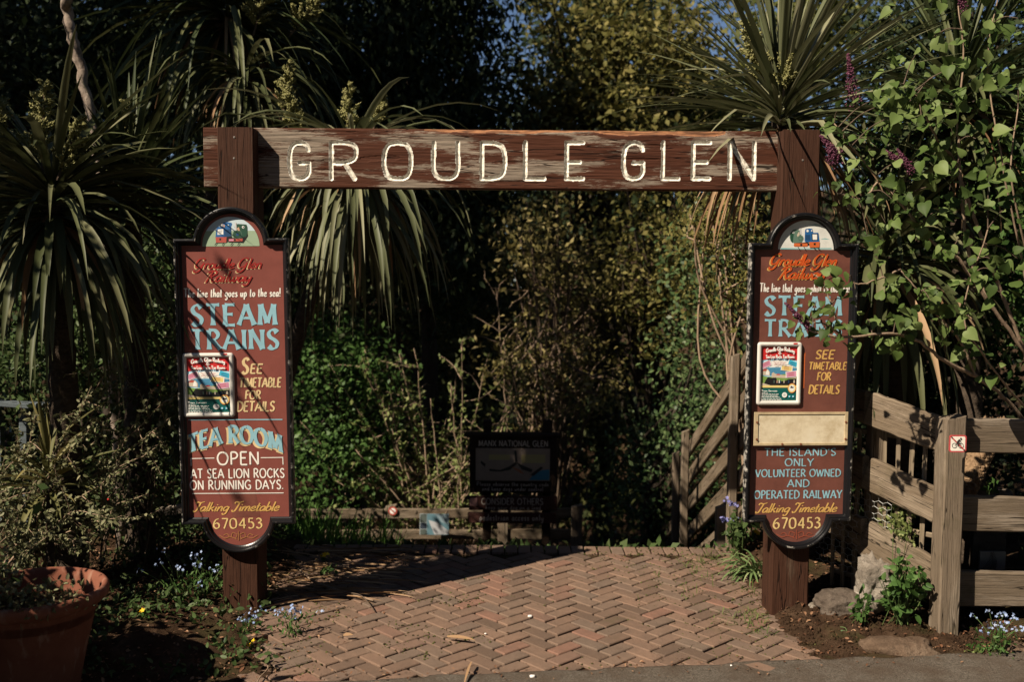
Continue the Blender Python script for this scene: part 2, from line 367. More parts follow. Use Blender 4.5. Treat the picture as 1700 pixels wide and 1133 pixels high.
# ------------------------------------------------------------------ lettering: a small pen-drawn alphabet
CAPS = {
 'A': (.78, 'l 0,0 .39,1;l .39,1 .78,0;l .15,.34 .63,.34'), 'B': (.62, 'l .08,0 .08,1;c .08,1 .38,.98 .52,.8 .42,.6 .08,.53;c .08,.53 .44,.5 .6,.27 .44,.03 .08,0'),
 'C': (.72, 'c .7,.82 .55,.96 .36,.98 .13,.8 .04,.5 .13,.2 .36,.02 .55,.04 .72,.18'), 'D': (.74, 'l .08,0 .08,1;c .08,1 .4,.97 .64,.78 .72,.5 .64,.22 .4,.03 .08,0'),
 'E': (.56, 'l .08,0 .08,1;l .08,1 .56,1;l .08,.53 .46,.53;l .08,0 .56,0'), 'F': (.54, 'l .08,0 .08,1;l .08,1 .56,1;l .08,.53 .44,.53'),
 'G': (.78, 'c .72,.84 .56,.97 .36,.98 .13,.8 .04,.5 .13,.2 .38,.02 .6,.04 .72,.14;l .72,.1 .72,.46;l .46,.46 .72,.46'), 'H': (.72, 'l .08,0 .08,1;l .66,0 .66,1;l .08,.52 .66,.52'),
 'I': (.16, 'l .08,0 .08,1'), 'K': (.68, 'l .08,0 .08,1;l .08,.42 .62,1;l .24,.6 .68,0'), 'L': (.54, 'l .08,0 .08,1;l .08,0 .54,0'),
 'M': (.9, 'l .08,0 .13,1;l .13,1 .45,.1;l .45,.1 .78,1;l .78,1 .84,0'), 'N': (.74, 'l .08,0 .08,1;l .08,1 .68,0;l .68,0 .68,1'),
 'O': (.84, 'c .42,.99 .2,.92 .05,.68 .04,.4 .18,.1 .42,.01 .66,.1 .8,.4 .79,.68 .64,.92 .42,.99'), 'P': (.58, 'l .08,0 .08,1;c .08,1 .4,.98 .56,.76 .42,.52 .08,.46'),
 'R': (.66, 'l .08,0 .08,1;c .08,1 .4,.98 .56,.76 .42,.54 .08,.48;l .28,.48 .66,0'), 'S': (.56, 'c .52,.84 .4,.97 .22,.97 .08,.8 .16,.6 .38,.46 .52,.28 .44,.06 .24,.01 .06,.14'),
 'T': (.66, 'l .33,0 .33,1;l .0,1 .66,1'), 'U': (.72, 'c .08,1 .08,.35 .2,.06 .37,.01 .54,.06 .66,.35 .66,1'), 'V': (.72, 'l 0,1 .36,0;l .36,0 .72,1'),
 'W': (1.0, 'l 0,1 .26,0;l .26,0 .5,.9;l .5,.9 .74,0;l .74,0 1.0,1'), 'X': (.7, 'l .02,1 .68,0;l .02,0 .68,1'), 'Y': (.68, 'l 0,1 .34,.48;l .68,1 .34,.48;l .34,.48 .34,0'),
 '0': (.68, 'c .34,.98 .12,.85 .05,.5 .12,.14 .34,.02 .56,.14 .63,.5 .56,.85 .34,.98'), '3': (.56, 'c .08,.86 .24,.98 .44,.9 .48,.7 .22,.54;c .22,.54 .48,.46 .52,.2 .3,.01 .05,.14'),
 '4': (.66, 'l .48,0 .48,1;l .48,1 .04,.3;l .04,.3 .64,.3'), '5': (.56, 'l .14,.98 .5,.98;l .14,.98 .12,.56;c .12,.56 .34,.62 .52,.42 .48,.12 .26,.01 .06,.1'),
 '6': (.62, 'c .52,.96 .26,.84 .08,.5 .08,.18 .3,.01 .52,.14 .54,.4 .36,.54 .12,.42'), '7': (.56, 'l .04,.97 .56,.97;l .56,.97 .22,0'),
 '.': (.2, 'l .07,0 .07,.1'), "'": (.16, 'l .08,1 .05,.74'), '!': (.18, 'l .1,1 .09,.28;l .08,0 .08,.11'), '&': (.7, 'c .68,.02 .3,.55 .2,.8 .33,.97 .45,.8 .3,.56 .08,.3 .16,.03 .4,.03 .66,.4'), ' ': (.3, '')}
LOW = {
 'a': (.46, 'c .38,.44 .22,.5 .06,.32 .08,.06 .22,.02 .36,.24;l .4,.48 .37,.12;c .37,.12 .4,.02 .5,.06'), 'b': (.44, 'l .1,1 .06,.06;c .06,.3 .22,.5 .38,.36 .36,.1 .2,.0 .06,.1'),
 'c': (.38, 'c .34,.4 .2,.5 .06,.34 .07,.08 .2,.01 .36,.1'), 'v': (.42, 'l .04,.48 .2,.0;l .2,.0 .38,.48'),
 'd': (.46, 'c .36,.4 .22,.5 .06,.32 .08,.06 .22,.02 .36,.22;l .44,1 .37,.12;c .37,.12 .4,.02 .5,.06'), 'e': (.42, 'c .06,.24 .3,.3 .34,.42 .22,.5 .07,.34 .07,.1 .22,.01 .42,.12'),
 'g': (.46, 'c .38,.44 .22,.5 .06,.34 .08,.1 .22,.06 .36,.24;c .41,.48 .36,0 .3,-.3 .14,-.36 .06,-.22'), 'h': (.46, 'l .1,1 .06,0;c .07,.2 .22,.48 .36,.44 .37,.25 .35,0'),
 'i': (.22, 'l .11,.48 .09,.1;c .09,.1 .11,.01 .2,.06;l .13,.66 .13,.74'), 'k': (.44, 'l .1,1 .06,0;l .08,.22 .36,.5;l .18,.3 .4,0'), 'l': (.22, 'l .13,1 .09,.12;c .09,.12 .11,.01 .22,.06'),
 'm': (.68, 'l .08,.48 .06,0;c .07,.2 .18,.48 .3,.44 .31,.25 .3,0;c .31,.2 .42,.48 .55,.44 .56,.2 .55,.08 .66,.04'), 'n': (.46, 'l .08,.48 .06,0;c .07,.2 .2,.48 .34,.44 .35,.22 .35,.08 .44,.04'),
 'o': (.44, 'c .22,.5 .07,.38 .06,.14 .2,.01 .36,.14 .37,.38 .22,.5'), 'p': (.46, 'l .09,.48 .05,-.34;c .07,.34 .22,.5 .38,.36 .36,.1 .2,.0 .06,.1'), 'r': (.34, 'l .08,.48 .06,0;c .06,.24 .16,.46 .32,.46'),
 's': (.36, 'c .32,.42 .18,.5 .08,.38 .24,.24 .3,.1 .18,.0 .04,.08'), 't': (.3, 'l .14,.86 .1,.12;c .1,.12 .13,.0 .27,.07;l .0,.52 .28,.54'), 'u': (.46, 'c .07,.48 .06,.14 .18,.01 .36,.24;l .39,.48 .36,.1;c .36,.1 .39,.01 .47,.06'),
 'w': (.62, 'c .06,.48 .06,.14 .17,.02 .3,.24;c .32,.48 .3,.12 .42,.02 .54,.26 .54,.48'), 'y': (.46, 'c .07,.48 .06,.18 .18,.06 .36,.26;c .4,.48 .35,-.02 .28,-.3 .12,-.36 .04,-.24'), ' ': (.28, '')}
SWASH = {'T': (.5, 'c .02,.82 .1,1.02 .34,.95 .64,1.06;c .38,.97 .32,.5 .22,.02 .06,-.04 .0,.12'), 'G': (.74, 'c .62,.84 .5,1.0 .2,.92 .04,.5 .16,.12 .42,.16 .6,.5;c .62,.56 .52,-.02 .34,-.34 .1,-.32 .06,-.14'),
         'R': (.66, 'l .3,.98 .08,-.05;c .04,.78 .16,1.0 .46,1.0 .58,.78 .4,.56 .2,.5;c .3,.5 .44,.1 .56,.0 .68,.1')}
def glyphs(text, font):
    x, out = 0, []
    for ch in text:
        adv, st = font.get(ch) or SWASH.get(ch) or CAPS[ch]
        for q in filter(None, st.split(';')):
            k, *pp = q.split(' '); pts = np.array([[float(a) for a in p.split(',')] for p in pp])
            pts = crom(pts, 6) if k == 'c' else np.linspace(pts[0], pts[1], 7)
            out.append(pts + [x, 0])
        x += adv + font['gap']
    return out, x - font['gap']
def lettering(text, kind, u0, u1, v0, v1, wid=.15, con=.0, flare=.0, shear=.0, gap=.12, y=0.0, arc=0.0, dx=0.0, dz=0.0):
    """flat painted strokes in the plane y: text spans u0..u1, baseline v0, capital height v1 - v0"""
    font = dict({'caps': CAPS, 'low': LOW, 'script': {**LOW, **SWASH}}[kind]); font['gap'] = gap
    if kind == 'low':
        for k in 'T': font.pop(k, None)
        font['T'] = CAPS['T']; font['S'] = CAPS['S']; font['L'] = CAPS['L']; font['R'] = CAPS['R']; font['G'] = CAPS['G']
    st, tot = glyphs(text, font); H = v1 - v0; sx = (u1 - u0) / (tot + shear*.5); mb = MB(); phi = math.radians(112)
    for q, p in enumerate(st):
        p = p.copy(); tg = np.gradient(p, axis=0); th = np.arctan2(tg[:, 1], tg[:, 0])
        ww = wid * ((1-con) + con*np.abs(np.cos(th-phi))) * np.ones(len(p)); tt = np.linspace(0, 1, len(p))
        ww = ww * (1 + flare*(np.clip(1-tt/.2, 0, 1) + np.clip(1-(1-tt)/.2, 0, 1)))
        p[:, 0] += shear * p[:, 1]
        P2 = np.stack([p[:, 0]*sx, p[:, 1]*H], 1); tg = unit(np.gradient(P2, axis=0)); nr = np.stack([-tg[:, 1], tg[:, 0]], 1)
        e = (ww*H/2)[:, None]; A, B = P2 + nr*e, P2 - nr*e
        if arc:
            for Q in (A, B):
                f = (Q[:, 0]/(u1-u0) - .5)*2; Q[:, 1] += arc*(1 - f*f)
        n = len(p); yy = y - .00012*(q % 9)
        V = [[u0+dx+A[i, 0], yy, v0+dz+A[i, 1]] for i in range(n)] + [[u0+dx+B[i, 0], yy, v0+dz+B[i, 1]] for i in range(n)]
        mb.add(V, [(i, n+i, n+i+1, i+1) for i in range(n-1)])
    return mb
def poly(mb, pts, y, m=0):
    pts = [(p[0], y, p[1]) for p in pts]
    a = sum(pts[i][0]*pts[(i+1) % len(pts)][2] - pts[(i+1) % len(pts)][0]*pts[i][2] for i in range(len(pts)))
    if a < 0: pts = pts[::-1]
    mb.add(pts, [tuple(range(len(pts)))], m)
def disc(c, r, n=20, r2=None): return [(c[0]+r*math.cos(a), c[1]+(r2 or r)*math.sin(a)) for a in np.linspace(0, 2*math.pi, n, endpoint=False)]

# ------------------------------------------------------------------ the wooden archway with its carved beam
M_POST = wood('stained_post_wood', (.034, .0145, .0085), (.066, .029, .0175), worn=(.11, .08, .055), axis=2, worn_lo=.57, worn_hi=.72, rough=.75, bst=.6)
M_BEAM = wood('weathered_beam_wood', (.05, .017, .009), (.085, .031, .017), worn=(.27, .215, .165), axis=0, worn_lo=.51, worn_hi=.55, rough=.75, bst=.5)
m, t, b = newmat('cream_letter_paint'); c = ramp(t, tex(t, ns=60, detail=6), [(.36, (.40, .36, .29)), (.55, (.72, .68, .59))]); t.links.new(c, b.inputs['Base Color']); b.inputs['Roughness'].default_value = .6; M_CREAM = m
arch = thing('wooden_archway', 'tall dark timber archway carrying a beam carved with cream letters over the brick path', 'archway', (0, .1, 0))
YP = .0; DB = 5.26
zt = P(390, 213, DB)[2]
posts = {}
for key, (xa, xb, topz) in {'a': (P(361, 300, DB)[0], P(422, 300, DB)[0], P(390, 211, DB)[2]), 'b': (P(1297, 300, DB)[0], P(1361, 300, DB)[0], P(1330, 215, DB)[2])}.items():
    mb = MB(); N = 34; zz = np.linspace(-.25, topz, N); cx, hw = (xa+xb)/2, (xb-xa)/2; hd = .1; bv = .007
    ringp = [(-hw+bv, -hd), (hw-bv, -hd), (hw, -hd+bv), (hw, hd-bv), (hw-bv, hd), (-hw+bv, hd), (-hw, hd-bv), (-hw, -hd+bv)]
    V = [[cx + px_*(1+.012*(float(noise(z*5, i*3.1, 0, 11))-.5)), .1 + py_ + .003*(float(noise(z*6, i*2.7, 4, 12))-.5), z - (.006 if (j == N-1 and abs(px_) > hw-1e-6) else 0)] for j, z in enumerate(zz) for i, (px_, py_) in enumerate(ringp)]
    mb.add(V, [(j*8+i, j*8+(i+1) % 8, (j+1)*8+(i+1) % 8, (j+1)*8+i) for j in range(N-1) for i in range(8)] + [tuple((N-1)*8+i for i in range(8))])
    posts[key] = mb.build('post', M_POST, arch); posts[key + 'x'] = (xa, xb, topz)
DF = 5.35; bx0, bx1 = P(338, 260, DF)[0], posts['bx'][1] - .004
bz0, bz1 = P(700, 313, DF)[2], P(700, 213.5, DF)[2]
gs = .0036; us = np.arange(bx0, bx1, gs); vs = np.arange(bz0, bz1 + 1e-6, gs*.9); us = np.r_[us[0], us, us[-1]]; vs = np.r_[vs[0], vs, vs[-1]]
UU, VV = np.meshgrid(us, vs); yf = DF - 5.26
dep = (fbm(UU*7, VV*120, 0, 21) - .5)*.0035 + (fbm(UU*3, VV*35, 0, 22) - .5)*.003 + np.where(noise(UU*3, VV*45, 0, 29) > .84, .0025, 0)
up = (bz1 - VV)
rot = sstep(-.72, -.1, UU) * (1 - sstep(1.05, 1.18, UU)); edge = .018 + .05*(fbm(UU*2.6, 0, 0, 23) - .35)*rot + .004
chip = np.clip((edge - up) / .012, 0, 1) * rot; dep += chip * (.014 + .012*(fbm(UU*10, VV*60, 0, 24)))
dep += np.clip((.012 - up)/.012, 0, 1)**2 * .004 + np.clip((.008 - (VV - bz0))/.008, 0, 1)**2*.004 + (fbm(UU*1.3, VV*2, 0, 26)-.5)*.006
GLY = {'G': ('c .98,.2 .85,.05 .5,0 .15,.08 0,.32 0,.68 .15,.93 .5,1 .85,.94 1,.78 1,.57', 'l .5,.56 1,.56'), 'R': ('l 0,0 0,1', 'c 0,0 .6,0 .95,.1 1,.28 .92,.44 .55,.55 0,.57', 'l .55,.57 .95,1'),
       'O': ('c .5,0 .15,.07 0,.33 0,.67 .15,.94 .5,1 .85,.94 1,.67 1,.33 .85,.07 .5,0',), 'U': ('c 0,0 0,.35 0,.72 .15,.94 .5,1 .85,.94 1,.72 1,.35 1,0',),
       'D': ('l 0,0 0,1', 'c 0,0 .5,.01 .88,.12 1,.4 1,.64 .86,.9 .5,.99 0,1'), 'L': ('l 0,0 0,1', 'l 0,1 1,1'), 'E': ('l 0,0 0,1', 'l 0,0 1,0', 'l 0,.54 .82,.54', 'l 0,1 1,1'), 'N': ('l 0,1 0,0', 'l 0,0 1,1', 'l 1,1 1,0')}
LET = [('G', 481, 513), ('R', 550, 591), ('O', 638, 682), ('U', 720, 760), ('D', 800, 838), ('L', 872, 903), ('E', 941, 967), ('G', 1036, 1067), ('L', 1101, 1126), ('E', 1151, 1177), ('N', 1212, 1251)]
own = np.full(UU.shape, -1); HWID = .0102
for li, (ch, xa, xb) in enumerate(LET):
    ta, tb = P(xa, 237, DF), P(xb, 297, DF); best = np.full(UU.shape, 9.0)
    for q in GLY[ch]:
        k, *pp = q.split(' '); pts = np.array([[float(a) for a in p.split(',')] for p in pp]); pts = crom(pts, 7) if k == 'c' else pts
        w3 = np.stack([ta[0] + pts[:, 0]*(tb[0]-ta[0]), ta[2] + pts[:, 1]*(tb[2]-ta[2])], 1)
        for p, q2 in zip(w3[:-1], w3[1:]):
            d = q2 - p; L2 = d @ d; tt = np.clip(((UU-p[0])*d[0] + (VV-p[1])*d[1])/L2, 0, 1); best = np.minimum(best, np.hypot(UU-p[0]-tt*d[0], VV-p[1]-tt*d[1]))
    best = best + (fbm(UU*60, VV*60, 0, 41) - .5)*.004
    hw_ = HWID*(.95 + .2*noise(UU*9, VV*9, 0, 40)); dep += np.clip(1 - best/hw_, 0, .85)*.0125
    own[best < hw_*.98] = li
n = len(us); ring = (np.arange(n)[None] == 0) | (np.arange(n)[None] == n-1) | (np.arange(len(vs))[:, None] == 0) | (np.arange(len(vs))[:, None] == len(vs)-1)
VB = np.stack([UU, np.where(ring, yf + .04, yf + dep), VV], -1).reshape(-1, 3)
ii = (np.arange(len(vs)-1)[:, None]*n + np.arange(n-1)[None]).ravel(); Q = np.stack([ii, ii+1, ii+1+n, ii+n], 1); oq = own.ravel()[Q].max(1)
def sub(name, mask, mat, parent):
    q = Q[mask]; u, inv = np.unique(q, return_inverse=True); return npmesh(name, VB[u], inv.reshape(q.shape), mat, parent, smooth=True)
m2, t, b = newmat('rotten_wood'); a = tex(t, (1, 12, 12), ns=14, detail=7); t.links.new(ramp(t, a, [(.35, (.04, .018, .01)), (.6, (.3, .13, .055)), (.75, (.42, .24, .12))]), b.inputs['Base Color']); b.inputs['Roughness'].default_value = .95; M_ROT = m2
m_nail = flat('old_nail', (.12, .1, .085), .5)
for (px, py) in ((388.5, 263), (389, 228), (1333, 266)):
    q = P(px, py, 5.258); mb = MB(); mb.add([(q[0]+.006*math.cos(a)*s, -.0025*(1-s)-.0015, q[2]+.006*math.sin(a)*s) for s in (1, .5) for a in np.linspace(0, 2*math.pi, 10, endpoint=False)], [(i, (i+1) % 10, 10+(i+1) % 10, 10+i) for i in range(10)] + [tuple(range(10, 20))]); mb.build('nail', m_nail, arch)
beam = sub('beam', oq < 0, [M_BEAM, M_ROT], arch)
cq = (chip.ravel()[Q[oq < 0]].mean(1) > .35); beam.data.polygons.foreach_set('material_index', cq.astype(np.int32))
for li, (ch, xa, xb) in enumerate(LET): tag(sub('carved_letter', oq == li, M_CREAM, beam), None, None)
MB().box((bx0+.002, yf+.03, bz0+.002), (bx1-.002, yf+.105, bz1-.004), .004).build('beam_backing', M_BEAM, arch)

# ------------------------------------------------------------------ the two railway sign boards
M_MAROON = paint('maroon_board_paint', (.185, .055, .043), .45, .1, (.09, .03, .022), .4); M_BROWN = paint('brown_board_paint', (.135, .05, .037), .45, .16, (.055, .024, .02), .5)
m, t, b = newmat('black_gloss_frame'); n1 = tex(t, ns=45, detail=8, rough=.8); t.links.new(ramp(t, n1, [(.66, (.006, .006, .007)), (.70, (.03, .03, .03)), (.8, (.5, .48, .44))]), b.inputs['Base Color']); gi = t.nodes.new('ShaderNodeNewGeometry'); n2 = tex(t, ns=24, detail=7, rough=.75); wf = ramp(t, math_(t, 'MULTIPLY', gi.outputs['Pointiness'], math_(t, 'ADD', n2, .5)), [(.60, (0,)*3), (.66, (.8,)*3)]); cc = mix(t, wf, ramp(t, n1, [(.66, (.006, .006, .007)), (.70, (.03, .03, .03)), (.8, (.4, .38, .34))]), (.45, .42, .37)); t.links.new(cc, b.inputs['Base Color']); b.inputs['Roughness'].default_value = .3; b.inputs['Specular IOR Level'].default_value = .35
M_FRAME = m
M_BLUE = paint('pale_blue_lettering', (.23, .42, .49), .5, .12); M_WHITE = paint('white_lettering', (.72, .68, .62), .5, .1); M_YEL = paint('cream_lettering', (.62, .45, .19), .5, .15)
M_GOLD = paint('gold_lettering', (.52, .31, .095), .5, .2); M_RED = paint('red_lettering', (.27, .02, .018), .5, .25); M_ORG = paint('orange_lettering', (.48, .075, .015), .5, .2); M_CRM = paint('pale_cream_lettering', (.6, .45, .24), .5, .15)
M_ALU = paint('silver_frame', (.55, .53, .49), .38, .06); M_STEEL = M_ALU
CM = {k: flat('paint_' + k, c) for k, c in {'sky': (.48, .58, .62), 'grass': (.27, .36, .24), 'blue': (.015, .1, .28), 'darkblue': (.01, .05, .13), 'green': (.012, .06, .035), 'greygreen': (.1, .17, .13), 'black': (.008, .008, .008), 'white': (.75, .74, .7),
      'red': (.5, .02, .02), 'brick_red': (.38, .07, .05), 'orange': (.55, .12, .03), 'pink': (.55, .24, .36), 'cyan': (.04, .38, .55), 'yellow': (.7, .55, .2), 'sea': (.06, .22, .36), 'teal': (.0, .09, .08), 'lightsky': (.42, .62, .75), 'lawn': (.16, .28, .06), 'stone': (.5, .42, .32), 'tealstreak': (.12, .36, .38), 'silver': (.5, .5, .5), 'skin': (.5, .3, .2)}.items()}
M_PSKY = paint('weathered_white_sky', (.62, .62, .58), .5, .12, (.12, .3, .32), .6)

def signboard(label, cx, y0, rz, uhalf, vt, vb, r, zct, zcb, bank, tilt=0.0):
    """upright board: straight sides, a round head over shoulders and a round foot; front faces the camera; returns root and the pixel -> board mapping"""
    root = thing('railway_sign', label, 'sign board', (cx, y0, 0), 'twin railway signs on the archway posts', rz); root.rotation_euler = (0, tilt, rz)
    FH, PH = .05, .016
    def outline(d):
        W_, T, B_, R = uhalf-d, vt-d, vb+d, r-d; a0 = math.asin(max(-1, min(1, (T-zct)/R))); b0 = math.asin(max(-1, min(1, (zcb-B_)/R))); p = [(W_, T)]
        p += [(R*math.cos(a), zct+R*math.sin(a)) for a in np.linspace(a0, math.pi-a0, 40)]; p += [(-W_, T), (-W_, B_)]
        p += [(R*math.cos(a), zcb+R*math.sin(a)) for a in np.linspace(math.pi+b0, 2*math.pi-b0, 40)]; p += [(W_, B_)]; return p
    prof = [(d*.75, h) for d, h in [(.012, 0), (0, .004), (0, FH-.01), (.003, FH-.003), (.009, FH), (.018, FH), (.022, FH-.005), (.023, FH-.012), (.031, FH-.014), (.035, FH-.02), (.037, FH-.028), (.044, PH+.002), (.046, PH)]]
    mb = MB(); rings = [outline(d) for d, h in prof]; n = len(rings[0])
    V = [(u, -h, v) for (d, h), R in zip(prof, rings) for (u, v) in R]
    mb.add(V, [(i*n+k, i*n+(k+1) % n, (i+1)*n+(k+1) % n, (i+1)*n+k) for i in range(len(prof)-1) for k in range(n)][::1]); mb.add([(u, 0, v) for u, v in rings[0]], [tuple(range(n))])
    fr = mb.build('frame', M_FRAME, root, world=False)
    pb = MB(); poly(pb, outline(.031), -PH); pb.build('panel', bank['panel'], root, world=False)
    ca, sa = math.cos(rz), math.sin(rz); o = np.array([cx, y0, 0]) + PH*np.array([sa, -ca, 0])
    nrm = np.array([sa, -ca, 0]); ct, st_ = math.cos(tilt), math.sin(tilt)
    def lp(px, py):
        d = ray(px, py); t = ((o - CAM) @ nrm) / (d @ nrm); p = CAM + d*t - o; h = p[0]*ca + p[1]*sa; return h*ct - p[2]*st_, h*st_ + p[2]*ct
    def write(text, kind, x0, x1, ytop, ybase, mat, part='lettering', **k):
        a, b = lp(x0, ybase), lp(x1, ybase); t = lp((x0+x1)/2, ytop); bb = (a[1]+b[1])/2
        k.setdefault('y', -PH-.0014); return lettering(text, kind, a[0], b[0], bb, t[1], **k).build(part, mat, root, world=False)
    return root, lp, write, PH
def strip(mb, a, b, wd, y, m=0):
    a, b = np.array(a), np.array(b); n = unit(np.array([-(b-a)[1], (b-a)[0]]))*wd/2; poly(mb, [a+n, b+n, b-n, a-n], y, m)

def poster_frame(root, lp, PH, box, tears):
    """silver snap frame with the railway poster behind it"""
    x0, y0, x1, y1 = box; a, b_ = lp(x0, y1), lp(x1, y0); u0, v0, u1, v1 = a[0], a[1], b_[0], b_[1]
    def rr(d, rad):
        p = []
        for (cx, cy, s) in ((u1-d-rad, v1-d-rad, 0), (u0+d+rad, v1-d-rad, 1), (u0+d+rad, v0+d+rad, 2), (u1-d-rad, v0+d+rad, 3)):
            p += [(cx+rad*math.cos(t), cy+rad*math.sin(t)) for t in np.linspace(s*math.pi/2, (s+1)*math.pi/2, 7)]
        return p
    fw = .0245; prof = [(0, .0, .016), (0, .008, .016), (.003, .013, .014), (.009, .016, .01), (.016, .0155, .006), (.021, .012, .003), (fw, .006, .002)]
    R = [rr(d, rad) for d, h, rad in prof]; n = len(R[0]); mb = MB()
    mb.add([(u, -PH-.0005-h, v) for (d, h, rad), q in zip(prof, R) for u, v in q], [(i*n+k, i*n+(k+1) % n, (i+1)*n+(k+1) % n, (i+1)*n+k) for i in range(len(prof)-1) for k in range(n)])
    fr = mb.build('poster_frame', M_ALU, root, world=False, smooth=True)
    U0, V0, UW, VH = u0+fw-.002, v0+fw-.002, (u1-u0)-2*fw+.004, (v1-v0)-2*fw+.004; names = list(CM); M_ = [CM[k] for k in names]; pm_ = MB(); lay = [0]
    def g(x, y): return (U0 + x*UW, V0 + y*VH)
    def S(c, pts, up=True):
        lay[0] += 1; poly(pm_, [g(*p) for p in pts], -PH-.003 - lay[0]*.00008, names.index(c))
    S('teal', [(0, 0), (1, 0), (1, 1), (0, 1)]); S('lightsky', [(0, .29), (1, .29), (1, .8), (0, .8)]); S('white', [(.02, .62), (.98, .62), (.8, .72), (.5, .755), (.2, .72)])
    S('sea', [(0, .46), (1, .46), (1, .6), (.62, .615), (.2, .61), (0, .56)]); S('lawn', [(0, .3), (1, .3), (1, .46), (.8, .5), (.6, .49), (.45, .46), (.2, .44), (0, .47)])
    S('stone', [(.02, .48), (.02, .55), (.1, .59), (.2, .58), (.25, .53), (.25, .46)]); S('brick_red', [(.02, .55), (.1, .59), (.18, .59), (.14, .545)]); S('white', [(.14, .52), (.18, .575), (.23, .53), (.23, .475), (.14, .48)])
    S('stone', [(.3, .46), (.3, .5), (.34, .53), (.4, .5), (.55, .48), (.98, .45), (.98, .41), (.3, .43)]); S('red', [(.42, .475), (.45, .495), (.52, .495), (.54, .475)])
    S('black', [(.08, .3), (.14, .38), (.2, .44), (.3, .42), (.42, .43), (.46, .37), (.64, .36), (.78, .4), (1, .41), (1, .28), (.3, .275)])
    for (q, w_, c) in ((.44, .03, 'skin'), (.5, .03, 'white'), (.54, .02, 'darkblue'), (.63, .03, 'stone'), (.76, .03, 'darkblue'), (.9, .05, 'stone'), (.36, .02, 'greygreen')): S(c, [(q, .33), (q+w_, .33), (q+w_*.8, .385), (q+w_*.2, .385)])
    S('stone', [(0, .28), (.3, .28), (.06, .33), (0, .33)]); S('yellow', [(0, .245), (1, .245), (1, .285), (0, .285)])
    S('red', [(0, .8)] + [(x, .745 + .04*(1-(2*x-1)**2)) for x in np.linspace(0, 1, 9)] + [(1, 1), (0, 1)])
    for (cx, cy, ww, hh, an, c) in ((.145, .67, .25, .1, 24, 'pink'), (.88, .69, .26, .1, -22, 'cyan'), (.71, .6, .29, .085, -7, 'yellow'), (.84, .49, .28, .1, 6, 'pink')):
        for (k, cc) in ((1.12, 'white'), (.96, c)):
            an_ = math.radians(an); S(cc, [(min(1, max(0, cx + (sx*ww*math.cos(an_)*k - sy*hh*1.1*math.sin(an_)*k)/2)), cy + (sx*ww*math.sin(an_)*.7*k + sy*hh*math.cos(an_)*k)/2) for sx, sy in ((-1, -1), (1, -1), (1, 1), (-1, 1))])
        for q in (-.02, .015): S('brick_red' if c != 'cyan' else 'darkblue', [(cx-.08, cy+q-.006), (cx+.07, cy+q+.006+.03*np.sign(an)*(abs(an) > 10)), (cx+.07, cy+q+.016+.03*np.sign(an)*(abs(an) > 10)), (cx-.08, cy+q+.006)])
    S('orange', disc((.865, .235), .115, 20, .09)); S('yellow', disc((.865, .235), .105, 20, .08)); S('white', disc((.865, .235), .075, 16, .058)); S('black', [(.82, .235), (.91, .235), (.91, .26), (.87, .26), (.86, .275), (.83, .27)]); S('white', disc((.665, .11), .072, 16, .05)); S('silver', disc((.665, .11), .035, 12, .025))
    for x in (.8, .9): S('cyan', [(x-.03, .065), (x+.03, .065), (x+.03, .1), (x-.03, .1)]); S('white', [(x-.008, .07), (x+.012, .07), (x+.012, .095), (x-.008, .095)])
    for k, (y, L) in enumerate(((.145, .2), (.12, .5), (.095, .47), (.07, .52), (.04, .57), (.015, .58))):
        x = .02
        while x < L: w_ = random.uniform(.03, .09); S('white', [(x, y), (min(L, x+w_), y), (min(L, x+w_), y+.011), (x, y+.011)]); x += w_ + .014
    pm_.build('poster', M_, fr, world=False)
    for (txt, yb, yt, xa, xb, arc) in (('Groudle Glen Railway', .885, .955, .12, .9, .04), ('&', .865, .915, .46, .54, 0), ('Sea Lion Rocks Tea Rooms', .79, .845, .12, .9, 0), ('Train Services', .175, .205, .02, .45, 0), ('The Line that goes', .7, .73, .33, .68, 0), ('uphill to the Sea', .665, .695, .34, .66, 0)):
        A, B_ = g(xa, yb), g(xb, yt); lettering(txt, 'low', A[0], B_[0], A[1], B_[1], wid=.24 if yb > .74 or yb < .3 else .12, gap=.08, y=-PH-.0105, arc=arc*VH).build('poster_text', CM['white'] if yb > .74 or yb < .3 else CM['brick_red'], fr, world=False)
    c = g(.92, 1.055); rb = MB(); poly(rb, [(c[0]-.012, c[1]-.004), (c[0]+.01, c[1]-.004), (c[0]+.01, c[1]+.004), (c[0]-.012, c[1]+.004)], -PH-.0172); rb.build('maker_tab', CM['red'], fr, world=False)

